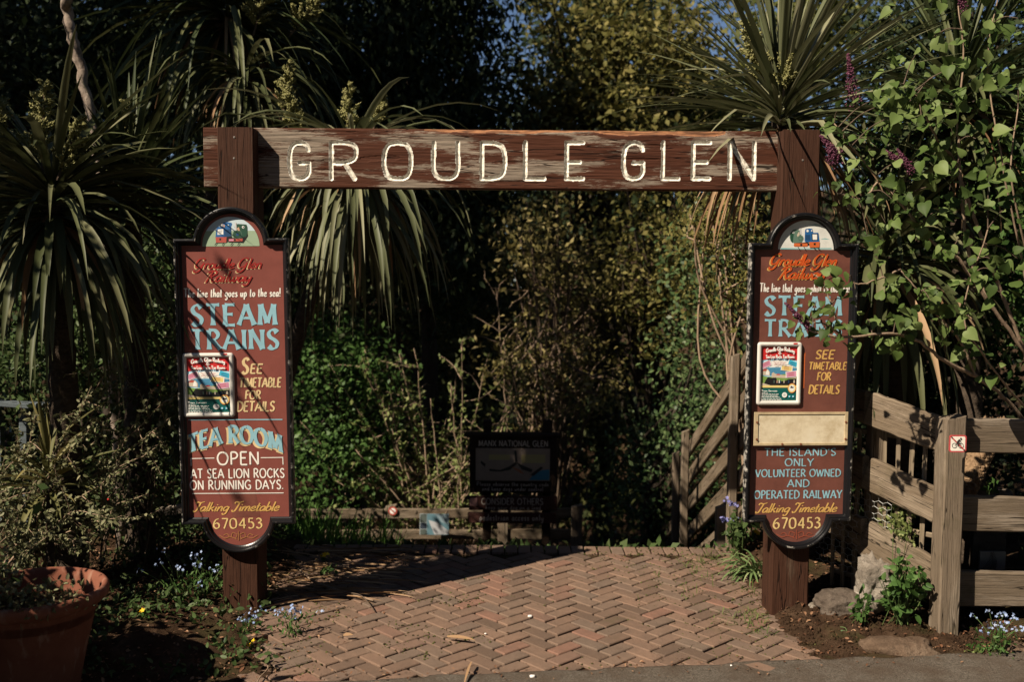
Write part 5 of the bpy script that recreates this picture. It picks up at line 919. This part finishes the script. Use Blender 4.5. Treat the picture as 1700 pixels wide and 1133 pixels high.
# --- trees
def tree(name, label, blobs, n, size, lm, group=None, T=DIA, seed=0, clump=.3, base=None, trunk_r=.16, limbs=14, per=60, xbias=(0, 0, 0), zb=(-.5, -.5, .65), cat='tree', tm=None, hole=.0):
    r = np.random.default_rng(seed+900); bl = [(P(px, py, D), np.array([rx/W(D), max(.8, (rx+ry)/2/W(D)*.8), ry/W(D)])) if not isinstance(px, np.ndarray) else (px, py) for (px, py, D, rx, ry) in blobs]
    C0 = np.mean([b_[0] for b_ in bl], 0); top = bl[0][0]
    if base is None: base = np.array([C0[0], C0[1]+.3, 0]); 
    base = np.array(base, float); base[2] = float(gz(base[0], base[1])) - .1
    root = thing(name, label, cat, base, group); vol = np.array([np.prod(b_[1])**.7 for b_ in bl]); nc = max(8, n//per); bi = r.choice(len(bl), nc, p=vol/vol.sum()); cs = []
    for i in bi: cs.append(bl[i][0] + rdir(1, r)[0]*(r.random()**.42)*bl[i][1])
    cs = np.array(cs); tmb = MB(); c = crom([base, base*.6+C0*.4+r.normal(size=3)*.12, C0*.75+top*.25], 7); tmb.tube(c, np.linspace(trunk_r, trunk_r*.35, len(c)), 9)
    tmb.build('trunk', tm or M_BARK, root, smooth=True); lb_ = MB()
    for i in r.choice(nc, min(nc, limbs), replace=False):
        j = c[r.integers(len(c)//3, len(c))]; e = cs[i]; q = crom([j, j*.5+e*.5+[0, 0, -.12*np.linalg.norm(e-j)*.5]+r.normal(size=3)*.08, e], 5); lb_.tube(q, np.linspace(trunk_r*.3, .008, len(q)), 5, cap=False)
    lb_.build('limbs', tm or M_BARK, root, smooth=True)
    pos = (cs[:, None] + r.normal(size=(nc, per, 3))*clump*[1, 1, .75]).reshape(-1, 3); k = len(pos); X = r.normal(size=(k, 3)) + np.array(xbias); Zn = r.normal(size=(k, 3))*.8 + np.array(zb)
    V, Fq = inst(T[0], T[1], pos, X, Zn, size*r.uniform(.55, 1.2, k)); npmesh('crown', V, Fq, lm, root); return root
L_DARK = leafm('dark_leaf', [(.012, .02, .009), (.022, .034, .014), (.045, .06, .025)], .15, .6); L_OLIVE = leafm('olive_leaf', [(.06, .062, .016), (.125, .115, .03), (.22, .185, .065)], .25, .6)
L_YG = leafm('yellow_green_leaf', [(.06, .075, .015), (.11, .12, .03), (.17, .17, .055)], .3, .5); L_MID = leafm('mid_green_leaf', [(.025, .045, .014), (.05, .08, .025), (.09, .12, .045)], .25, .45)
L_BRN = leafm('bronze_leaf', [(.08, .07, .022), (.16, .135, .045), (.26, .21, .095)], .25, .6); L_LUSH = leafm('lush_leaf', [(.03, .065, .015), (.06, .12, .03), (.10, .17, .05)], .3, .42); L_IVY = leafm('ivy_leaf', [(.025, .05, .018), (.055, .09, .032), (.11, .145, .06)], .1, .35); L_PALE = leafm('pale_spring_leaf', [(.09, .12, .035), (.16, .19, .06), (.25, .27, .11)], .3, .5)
BG = 'trees filling the glen'
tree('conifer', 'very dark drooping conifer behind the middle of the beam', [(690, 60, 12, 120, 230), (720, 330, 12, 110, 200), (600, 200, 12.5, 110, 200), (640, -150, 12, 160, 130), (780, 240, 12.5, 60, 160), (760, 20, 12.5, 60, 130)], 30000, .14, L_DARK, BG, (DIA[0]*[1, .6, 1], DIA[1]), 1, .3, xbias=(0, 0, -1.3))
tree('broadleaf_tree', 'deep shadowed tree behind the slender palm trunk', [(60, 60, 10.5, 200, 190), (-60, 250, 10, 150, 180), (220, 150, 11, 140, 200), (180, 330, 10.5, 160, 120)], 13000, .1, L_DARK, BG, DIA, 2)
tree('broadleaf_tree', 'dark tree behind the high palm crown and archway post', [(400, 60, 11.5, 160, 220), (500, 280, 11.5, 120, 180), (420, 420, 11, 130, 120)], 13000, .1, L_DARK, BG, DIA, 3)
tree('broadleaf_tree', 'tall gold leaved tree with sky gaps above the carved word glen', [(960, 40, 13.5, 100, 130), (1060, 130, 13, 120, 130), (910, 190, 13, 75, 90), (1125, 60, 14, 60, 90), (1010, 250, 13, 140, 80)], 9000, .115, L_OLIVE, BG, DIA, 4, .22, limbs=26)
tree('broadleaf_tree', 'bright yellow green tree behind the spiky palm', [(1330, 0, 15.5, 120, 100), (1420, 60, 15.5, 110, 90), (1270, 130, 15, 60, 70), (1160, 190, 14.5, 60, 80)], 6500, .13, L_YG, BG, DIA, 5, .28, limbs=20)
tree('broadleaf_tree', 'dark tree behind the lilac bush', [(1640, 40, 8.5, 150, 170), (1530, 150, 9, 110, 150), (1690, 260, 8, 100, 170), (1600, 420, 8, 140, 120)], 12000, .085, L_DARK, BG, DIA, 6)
tree('small_tree', 'bronze leaved small tree right of the hanging palm leaves', [(900, 400, 10.8, 70, 100), (955, 500, 11, 80, 90), (880, 600, 10.5, 90, 90), (960, 640, 10.5, 70, 70)], 3800, .075, L_BRN, BG, DIA, 7, .16, trunk_r=.07, limbs=40, per=40, tm=M_DTWIG)
tree('small_tree', 'olive leaved small tree with dark forked trunk under the beam', [(1070, 370, 11.5, 100, 110), (1130, 490, 11, 100, 100), (1030, 520, 11.5, 80, 110)], 4800, .08, L_OLIVE, BG, DIA, 8, .18, limbs=40, per=40, trunk_r=.12)
tree('ivy_thicket', 'glossy dark thicket beside the slanting rails', [(1160, 600, 9.6, 60, 110), (1130, 760, 9.8, 60, 120), (1180, 430, 9.6, 60, 80), (1060, 800, 10.6, 80, 110)], 6000, .065, L_IVY, BG, DIA, 9, .16, per=40, cat='thicket', trunk_r=.06)
tree('spring_shrub', 'green bush glowing low behind the tea room board', [(560, 610, 10.6, 80, 80), (530, 760, 10.2, 60, 100), (610, 720, 10.8, 80, 110)], 6500, .07, L_LUSH, BG, DIA, 10, .17, per=40, cat='shrub', trunk_r=.05, limbs=24)
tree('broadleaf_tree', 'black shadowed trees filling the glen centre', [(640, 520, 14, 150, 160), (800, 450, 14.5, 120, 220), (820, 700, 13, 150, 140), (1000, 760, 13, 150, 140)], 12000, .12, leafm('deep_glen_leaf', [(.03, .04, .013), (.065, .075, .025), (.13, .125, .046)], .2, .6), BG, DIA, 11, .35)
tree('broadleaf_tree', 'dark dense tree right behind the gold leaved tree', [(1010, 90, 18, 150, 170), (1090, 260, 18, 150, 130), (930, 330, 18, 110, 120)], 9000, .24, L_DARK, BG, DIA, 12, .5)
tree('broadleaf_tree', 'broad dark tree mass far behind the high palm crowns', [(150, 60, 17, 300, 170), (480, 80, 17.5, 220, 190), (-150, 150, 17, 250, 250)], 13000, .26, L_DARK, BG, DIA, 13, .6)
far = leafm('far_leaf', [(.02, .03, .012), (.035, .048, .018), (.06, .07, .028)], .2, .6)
for i, (px, py, D, rx, ry) in enumerate(((-250, 250, 24, 320, 320), (120, 200, 26, 260, 330), (450, 200, 27, 230, 330), (700, 380, 30, 170, 260), (880, 400, 31, 150, 270), (1060, 330, 29, 170, 250), (1300, 300, 27, 170, 230), (1560, 230, 24, 240, 300), (1950, 250, 23, 300, 320))):
    tree('broadleaf_tree', 'distant dark tree crown far down the glen seen between nearer trunks', [(px, py, D, rx, ry), (px+40, py+350, D, rx*.9, ry*.8)], (12000 if px < 760 else 4200), (.36 if px < 760 else .3), far, 'distant trees closing the glen', DIA, 20+i, 1.1, trunk_r=.25)
# unseen tall trees, added to shade the glen
for i, (x, y, z, rx, rz_) in enumerate(((-6.6, 1.9, 10.0, 1.7, 2.4), (-8.9, 3.0, 8.0, 2.3, 4.5), (-7.6, 6.5, 7.5, 2.2, 4.0))):
    tree('broadleaf_tree', 'unseen tall tree added beyond the palms to shade the glen', [(np.array([x, y, z]), np.array([rx, rx, rz_]), 0, 0, 0)], 5200 if i else 2200, .26, L_DARK, 'unseen shade trees added beside the garden', DIA, 40+i, .5, base=(x, y, 0), trunk_r=.3)
for i, x in enumerate((-17, -11.5, -6, -.5, 5, 10.5, 16)):
    tree('broadleaf_tree', 'unseen dense tree added across the road to block sky light', [(np.array([x, -15.5+.7*(i % 2), 6.2]), np.array([3.4, 2.0, 6.2]), 0, 0, 0)], 4500, .6, L_DARK, 'unseen trees added across the road', DIA, 60+i, .8, base=(x, -15, 0), trunk_r=.3)  # unseen row added behind the camera to cut the sky fill
tree('unseen_shade_tree', 'unseen slim tree added in front of the palms to dapple them with shade', [(np.array([-4.7, -1.15, 4.3]), np.array([.8, .6, .95]), 0, 0, 0)], 1500, .12, L_MID, None, DIA, 80, .2, per=30, base=(-4.8, -1.1, 0), trunk_r=.07)  # unseen crown added for dappled shade on the palms
for i, (x, y) in enumerate(((9.5, -7), (9.5, -1.5), (9, 4))):
    tree('broadleaf_tree', 'tall dense tree standing outside the view past the lilac', [(np.array([x, y, 5]), np.array([2.4, 3.2, 5]), 0, 0, 0)], 3500, .5, L_DARK, 'trees past the lilac', DIA, 70+i, .7, base=(x, y, 0), trunk_r=.3)
# dark leafy shrubs in the garden between the palms, and behind the corner fence
tree('garden_shrub', 'dark leafy shrub filling the gap between the palm trunks', [(60, 600, 7.2, 110, 130), (190, 560, 7.4, 90, 130), (235, 440, 7.4, 60, 150), (130, 780, 7.0, 160, 110)], 9000, .06, L_MID, None, DIA, 50, .15, per=40, cat='shrub', trunk_r=.05)
tree('garden_shrub', 'small leaved green shrub behind the lilac twigs', [(1640, 330, 6.6, 110, 160), (1560, 300, 6.8, 90, 140), (1700, 520, 6.4, 70, 120), (1480, 240, 6.8, 60, 80)], 9000, .055, L_LUSH, None, DIA, 51, .14, per=40, cat='shrub', trunk_r=.05)
tree('garden_shrub', 'dense dark shrub low behind the corner fence', [(1500, 640, 6.9, 120, 130), (1620, 640, 6.7, 120, 120), (1480, 800, 6.8, 100, 90), (1640, 800, 6.4, 100, 60)], 7000, .06, L_DARK, None, DIA, 52, .15, per=40, cat='shrub', trunk_r=.05)
tree('garden_shrub', 'feathery shrub beside the spiky palm below the beam', [(1210, 390, 7.2, 60, 60), (1230, 480, 7.0, 40, 60), (1160, 380, 7.4, 40, 40)], 1800, .05, L_OLIVE, None, DIA, 53, .12, per=30, cat='shrub', trunk_r=.03, base=(1.75, 1.9, 0), tm=M_TWIG)
tree('garden_shrub', 'unseen shrub added beside the terracotta pot to shade it and the path corner', [(np.array([-2.95, -1.45, .75]), np.array([.62, .5, .62]), 0, 0, 0), (np.array([-2.85, -2.1, .85]), np.array([.5, .5, .7]), 0, 0, 0), (np.array([-3.8, -1.3, 1.0]), np.array([.6, .6, .8]), 0, 0, 0), (np.array([-2.62, -1.78, .85]), np.array([.38, .3, .5]), 0, 0, 0)], 9500, .09, L_MID, None, DIA, 54, .16, per=40, cat='shrub', base=(-3.5, -1.9, 0), trunk_r=.05)  # unseen, its blobs placed to shade the pot and path corner

# bare twiggy shrub beyond the rail fence
b0 = P(735, 900, 10.4); b0[2] = float(gz(b0[0], b0[1])); r = np.random.default_rng(12); sh = []
for (ex, ey) in [(r.uniform(500, 900), r.uniform(540, 760)) for _ in range(34)] + [(520, 745), (560, 640), (600, 590), (500, 700), (640, 560), (690, 580), (760, 600), (560, 800)]:
    e = P(ex, ey, r.uniform(9.9, 10.9)); s0 = b0 + r.normal(size=3)*[.25, .2, .02]; sh.append([s0, s0*.6+e*.4+[0, 0, .15], e])
shrub('twiggy_shrub', 'fan of bare pale twigs with spring leaves behind the rail fence', 'shrub', b0, sh, .016, 26, .062, L_PALE, M_TWIG, 7, .5, T=(DIA[0], DIA[1]), seed=3)
b0 = P(880, 800, 11); sh = []
for _ in range(16): e = P(r.uniform(820, 1010), r.uniform(440, 640), r.uniform(10.4, 11)); sh.append([b0 + r.normal(size=3)*.1, (b0+e)/2 + r.normal(size=3)*.15, e])
shrub('twiggy_shrub', 'tangle of bare brown twigs above the map board', 'shrub', b0, sh, .014, 6, .06, L_BRN, M_TWIG, 9, .5, T=(DIA[0], DIA[1]), seed=4)

# ------------------------------------------------------------------ ground cover, litter, flowers
r = np.random.default_rng(21)
def scatter(n, fx, fy, keep=None):
    x, y = fx(n), fy(n); k = np.ones(n, bool) if keep is None else keep(x, y); x, y = x[k], y[k]; return np.stack([x, y, gz(x, y)], 1)
p = scatter(16000, lambda n: r.uniform(-4, 3.6, n), lambda n: 1.5 + 8*r.random(n)**1.3); p[:, 2] += r.uniform(0, .38, len(p))*(fbm(p[:, 0]*2, p[:, 1]*2, 0, 81))*np.interp(p[:, 1], [1.5, 4.6, 5.5], [.15, .35, 1.2]); k = len(p)
V, Fq = inst(DIA[0], DIA[1], p, r.normal(size=(k, 3))+[0, 0, .3], r.normal(size=(k, 3))*.6+[-.2, -.3, .7], .085*r.uniform(.5, 1.2, k)); tag(npmesh('undergrowth', V, Fq, L_MID), 'low leafy undergrowth covering the slope beyond the path', 'undergrowth', kind='stuff')
pb = PATH
p = scatter(9000, lambda n: r.uniform(-3.2, 3, n), lambda n: r.uniform(-1.0, 1.3, n), lambda x, y: ((x < -1.15 + .25*r.random(len(x))) | (x > 1.36 + .08*r.normal(size=len(x)))) & (y > road_y(x)+.06)); p[:, 2] += .006; k = len(p)
LIT = leafm('dry_leaf', [(.06, .03, .017), (.15, .07, .037), (.3, .18, .105)], .1, .8)
V, Fq = inst(OV_T*[1, 1, 2.5], OV_F, p, r.normal(size=(k, 3))*[1, 1, .25], r.normal(size=(k, 3))*.35+[0, 0, 1], r.uniform(.006, .032, k)); tag(npmesh('leaf_litter', V, Fq, LIT), 'brown dry leaves and bits littering the soil beside the bricks', 'leaf litter', kind='stuff')
p = scatter(1500, lambda n: r.uniform(-1.5, 1.5, n), lambda n: r.uniform(-.95, 1.3, n), lambda x, y: (r.random(len(x)) < np.clip(.02 + 1.2*sstep(-.55, -1.2, x) + .5*sstep(1.05, 1.4, x), 0, 1)) & (y > road_y(x)+.03)); p[:, 2] = .004; k = len(p)
V, Fq = inst(OV_T*[1, 1, 2], OV_F, p, r.normal(size=(k, 3))*[1, 1, .2], r.normal(size=(k, 3))*.3+[0, 0, 1], r.uniform(.006, .022, k)); tag(npmesh('path_litter', V, Fq, LIT), 'tiny brown leaf scraps lying on the brick path edges', 'leaf litter', kind='stuff')
p = scatter(5200, lambda n: r.uniform(-3.3, -1.1, n), lambda n: r.uniform(-1.0, 1.6, n), lambda x, y: (pdist(x, y) > .12) & (y > road_y(x)+.1) & (fbm(x*3, y*3, 0, 92) > .42)); p[:, 2] += r.uniform(0, .13, len(p))*fbm(p[:, 0]*4, p[:, 1]*4, 0, 93)*1.4; k = len(p)
V, Fq = inst(OV_T, OV_F, p, r.normal(size=(k, 3))+[0, 0, .4], r.normal(size=(k, 3))*.5+[-.2, -.3, .7], .042*r.uniform(.4, 1.2, k)); tag(npmesh('garden_weeds', V, Fq, L_MID), 'low green weeds spreading over the shaded garden soil', 'weeds', kind='stuff')
k = 9000; x = r.uniform(-1.4, 1.6, k); y = r.uniform(-.9, 1.35, k); kk = (fbm(x*4, y*4, 0, 95) + .35*sstep(.4, 1.4, x) > .52) & (y > road_y(x)+.02); x, y = x[kk], y[kk]; k = len(x)
V, Fq = inst(OCT_T*[1, 1, .7], OCT_F, np.stack([x, y, r.uniform(-.010, -.001, k)], 1), r.normal(size=(k, 3))*[1, 1, .1], np.tile([0, 0, 1.0], (k, 1)), r.uniform(.004, .010, k)); tag(npmesh('joint_moss', V, Fq, leafm('moss', [(.03, .022, .012), (.055, .05, .018), (.08, .085, .025)], 0, .9)), 'moss and dirt packed in the joints between the bricks', 'moss', kind='stuff')
p = scatter(1400, lambda n: r.uniform(-1.6, 3, n), lambda n: r.uniform(-1.1, -.4, n), lambda x, y: (y < road_y(x)+.08) & (y > road_y(x) - .22*r.random(len(x))**2)); p[:, 2] = .012; k = len(p)
V, Fq = inst(OV_T*[1, 1, 2], OV_F, p, r.normal(size=(k, 3))*[1, 1, .2], r.normal(size=(k, 3))*.3+[0, 0, 1], r.uniform(.005, .02, k)); tag(npmesh('road_litter', V, Fq, LIT), 'dry scraps blown along the edge of the tarmac', 'leaf litter', kind='stuff')
# straw and dead palm leaves on the left of the path
k = 150; x = r.uniform(-1.4, -.55, k); y = r.uniform(.1, 1.2, k); x += -.5*np.clip(.6-y, 0, 1)*0; a = r.normal(0, .35, k) + np.where(r.random(k) < .5, 0, math.pi) - .15; d = np.stack([np.cos(a), np.sin(a), .06*r.random(k)], 1)
keep = x < -.75 + .3*(y-.3); V, Q = strap(np.stack([x, y, .012+.02*r.random(k)], 1)[keep], d[keep], r.uniform(.1, .42, keep.sum()), .010, .12, twist=r.uniform(-1.5, 1.5, keep.sum())); tag(npmesh('straw_litter', V, Q, M_DEAD), 'dry straw coloured palm leaf shreds strewn over the shaded path corner', 'leaf litter', kind='stuff')
def stick(name, label, pts, rad, mat, cat='twig'):
    o = MB().tube(crom([np.array(p) for p in pts], 6), rad, 5).build(name, mat, None, smooth=True); return tag(o, label, cat)
g_ = lambda px, py, z=.02: PG(px, py, z)
stick('fallen_twig', 'long pale fallen twig lying across the shaded path corner', [g_(496, 946, .04), g_(520, 965, .03), g_(565, 982, .02), g_(620, 998, .015)], .006, M_TWIG)
stick('fallen_twig', 'thin dark twig reaching into the beam shadow on the path', [g_(570, 984, .03), g_(600, 990, .03), g_(622, 1016, .01)], .003, M_DTWIG)
stick('fallen_twig', 'short curved twig on the litter below the yellow dandelion', [g_(440, 1095), g_(445, 1110), g_(432, 1125), g_(424, 1140)], .003, M_TWIG)
def blade(name, label, a, b_, wd, mat, cat='leaf'):
    a, b_ = np.array(a), np.array(b_); V, Q = strap(a[None], (b_-a)[None]+[0, 0, .02], np.linalg.norm(b_-a), wd, .25, twist=np.array([.5])); return tag(npmesh(name, V, Q, mat), label, cat)
blade('fallen_leaf', 'curled dry brown leaf lying on the bricks near their middle', g_(742, 1058, .02), g_(790, 1066, .015), .02, M_DEAD); blade('fallen_leaf', 'narrow dry leaf blade pointing to the tarmac on the bricks', g_(783, 1100, .03), g_(770, 1140, .01), .016, M_DEAD); blade('fallen_leaf', 'small orange dry leaf on the shaded bricks near the blue flowers', g_(570, 1056, .02), g_(586, 1060, .01), .02, M_DEAD)
# grass: bright clump beyond the path, weeds along the right edge
k = 420; x = P(570, 900, 8.6)[0] + r.uniform(-.42, .42, k); y = r.uniform(2.9, 3.7, k); b_ = np.stack([x, y, gz(x, y)], 1); V, Q = strap(b_, r.normal(size=(k, 3))*.35+[.1, 0, 1], r.uniform(.3, .62, k), .016, r.uniform(.1, .9, k)); tag(npmesh('grass', V, Q, leafm('fresh_grass', [(.07, .15, .025), (.11, .22, .045), (.16, .28, .08)], .3)), 'bright green grass clump below the rail fence', 'grass', kind='stuff')
k = 1500; x = 1.42 - np.abs(r.normal(0, .2, k)); y = r.uniform(-.5, 1.2, k); kk = fbm(x*7, y*7, 0, 88) > .5; x, y = x[kk], y[kk]; k = len(x); V, Q = strap(np.stack([x, y, x*0-.005], 1), r.normal(size=(k, 3))*.8+[0, 0, .6], r.uniform(.02, .075, k), .0045, r.uniform(.3, 1.2, k)); tag(npmesh('path_grass', V, Q, leafm('weed_grass', [(.05, .08, .02), (.10, .14, .035), (.16, .19, .06)], .3)), 'thin weeds and moss sprouting from joints along the brick edge', 'grass', kind='stuff')
M_STEM = leafm('green_stem', [(.05, .08, .025), (.08, .12, .04), (.12, .16, .05)], .1); M_FMN = leafm('blue_petal', [(.2, .27, .46), (.28, .36, .55), (.4, .46, .6)], .2, .6); M_DAN = leafm('yellow_petal', [(.6, .36, .01), (.7, .45, .02), (.7, .5, .04)], .1, .6)
def flowers(name, label, base, n, h, spread, fs, fm=None, leaves=60, ls=.035, seed=0, cat='flower', group=None, nf=5):
    r = np.random.default_rng(seed+300); base = np.array(base, float); root = thing(name, label, cat, base, group); st_ = MB(); fp_ = []
    for i in range(n):
        e = base + np.array([r.normal()*spread, r.normal()*spread*.6, h*r.uniform(.55, 1.1)]); c = crom([base + r.normal(size=3)*[.03, .03, 0], base*.5+e*.5 + [0, 0, .03], e], 4); st_.tube(c, [.0016]*len(c), 3, cap=False); fp_.append(e + r.normal(size=(nf, 3))*[.014, .014, .008])
    st_.build('stems', M_STEM, root); fp_ = np.vstack(fp_); k = len(fp_); Zn = r.normal(size=(k, 3))*.5 + [-.2, -.6, .6]; V, Fq = inst(FL_T, FL_F, fp_, r.normal(size=(k, 3)), Zn, fs*r.uniform(.8, 1.2, k)); npmesh('blossoms', V, Fq, fm or M_FMN, root)
    pos = base + np.stack([r.normal(size=leaves)*spread*.8, r.normal(size=leaves)*spread*.6, h*.65*r.random(leaves)**1.3], 1); V, Fq = inst(OV_T*[1, .7, 1], OV_F, pos, r.normal(size=(leaves, 3))+[0, 0, .9], r.normal(size=(leaves, 3))*.6+[-.2, -.4, .6], ls*r.uniform(.6, 1.2, leaves)); npmesh('leaves', V, Fq, L_LUSH, root); return root
FG = 'clumps of small blue flowers'
gp = lambda px, py: (lambda q: np.array([q[0], q[1], max(0.0, float(gz(q[0], q[1])))]))(PG(px, py, .02))
flowers('forget_me_not', 'blue flowers at the path edge just beside the tea room sign post', gp(485, 1048), 11, .14, .055, .0085, seed=1, group=FG)
flowers('forget_me_not', 'small blue flower clump at the foot of the tea room sign post', gp(412, 1045), 6, .1, .05, .008, seed=2, group=FG, leaves=40)
flowers('forget_me_not', 'wide patch of blue flowers in shade behind the leaf litter', gp(300, 1010), 9, .24, .12, .008, seed=3, group=FG, leaves=150)
flowers('forget_me_not', 'blue flowers growing against the tea room sign post side', gp(345, 1000), 6, .22, .07, .008, seed=4, group=FG, leaves=90)
flowers('forget_me_not', 'blue flowers in front of the lowest fence rail by the square post', gp(1652, 1078), 13, .17, .07, .0085, seed=5, group=FG, leaves=120)
flowers('bluebell_clump', 'violet blue flowers beside the last slanting rail and brown sign', P(1222, 915, 6.45), 8, .32, .05, .012, leafm('violet_petal', [(.16, .16, .38), (.22, .22, .48), (.3, .3, .55)], .2), leaves=80, ls=.05, seed=6, cat='flower', nf=9)
for i, (px, py, lab) in enumerate(((412, 1075, 'single yellow dandelion on litter below the tea room sign post'), (238, 1048, 'yellow dandelion in deep shade right of the terracotta pot'), (540, 928, 'yellow dandelion lying at the dark far corner of the path'), (1251, 905, 'yellow flower beside the strap leaves at the brown sign post'))):
    b_ = gp(px, py); flowers('dandelion', lab, b_, 1, .05, .008, .017, M_DAN, leaves=8, ls=.04, seed=20+i, group='dandelions', nf=3)
def clump(name, label, c, rad, n, size, lm, seed, cat='plant', T=(OV_T, OV_F), group=None, z=(-.2, -.5, .6)):
    r = np.random.default_rng(seed+700); c = np.array(c, float); base = np.array([c[0], c[1], float(gz(c[0], c[1]))]); root = thing(name, label, cat, base, group); pos = c + rdir(n, r)*np.array(rad)*(r.random((n, 1))**.5); st_ = MB()
    for i in range(0, n, 5): st_.tube(crom([base + r.normal(size=3)*[.03, .02, 0], (base+pos[i])/2 + r.normal(size=3)*.01, pos[i]], 3), .002, 3, cap=False)
    st_.build('stems', M_STEM, root); V, Fq = inst(T[0], T[1], pos, r.normal(size=(n, 3))+[-.1, -.2, -.1], r.normal(size=(n, 3))*.6+np.array(z), size*r.uniform(.6, 1.2, n)); npmesh('leaves', V, Fq, lm, root); return root
clump('creeping_plant', 'glossy green leaves growing up the corner fence beside the pale stone', P(1497, 975, 5.02), (.13, .08, .17), 170, .055, L_LUSH, 1)
clump('creeping_plant', 'green sprig of rounded leaves in front of the pale stone', P(1430, 1003, 5.0), (.055, .05, .11), 55, .045, L_LUSH, 2)
clump('creeping_plant', 'pale leaved plant climbing through the gap between lower fence rails', P(1490, 868, 5.3), (.09, .2, .12), 260, .034, L_PALE, 3)
clump('seedling', 'few round leaves flat on the soil below the dark boulder', P(1405, 1050, 4.95), (.07, .04, .02), 14, .05, L_LUSH, 4)
clump('seedling', 'leaf sprig hanging over the lowest rail beside the square post', P(1520, 925, 5.2), (.03, .03, .04), 14, .045, L_MID, 5)
clump('ivy_patch', 'dark leaves with light spots filling the gap under the brown sign by the stair fence', P(1225, 880, 6.35), (.09, .08, .13), 130, .05, L_MID, 6)
clump('seedling', 'small green plant sprouting above the middle rail behind the slate', P(1640, 808, 5.5), (.06, .04, .03), 22, .04, L_LUSH, 7); clump('seedling', 'yellow green weed on the soil at the feet of the square post', P(1615, 1085, 4.75), (.05, .03, .02), 18, .03, L_PALE, 8); clump('seedling', 'leafy weed growing through shaded straw on the path corner', P(545, 945, 5.9), (.06, .05, .03), 26, .035, L_LUSH, 9)
k = 60; b_ = P(1252, 958, 5.95); b_[2] = 0; rt = thing('strap_leaf_clump', 'flopped strap leaves lying at the foot of the brown sign post', 'plant', b_); az = r.uniform(1.8, 5.2, k); V, Q = strap(b_ + r.normal(size=(k, 3))*[.03, .04, 0]+[0, 0, .02], np.stack([np.cos(az), np.sin(az)*.6, r.uniform(.3, 1.4, k)], 1), r.uniform(.14, .3, k), .014, r.uniform(1.5, 3, k)); npmesh('leaves', V, Q, leafm('strap_leaf', [(.07, .12, .04), (.13, .19, .07), (.24, .27, .13)], .2), rt)
# soil crumbs on the right verge
p = scatter(5000, lambda n: r.uniform(1.3, 2.6, n), lambda n: r.uniform(-.75, .5, n), lambda x, y: (y > road_y(x)+.02) & (x > 1.36)); k = len(p); V, Fq = inst(OCT_T, OCT_F, p, r.normal(size=(k, 3)), r.normal(size=(k, 3)), r.uniform(.003, .012, k)*(1+(r.random(k) > .97))); tag(npmesh('soil_crumbs', V, Fq, SOIL), 'loose soil crumbs and stones on the verge', 'soil', kind='stuff')
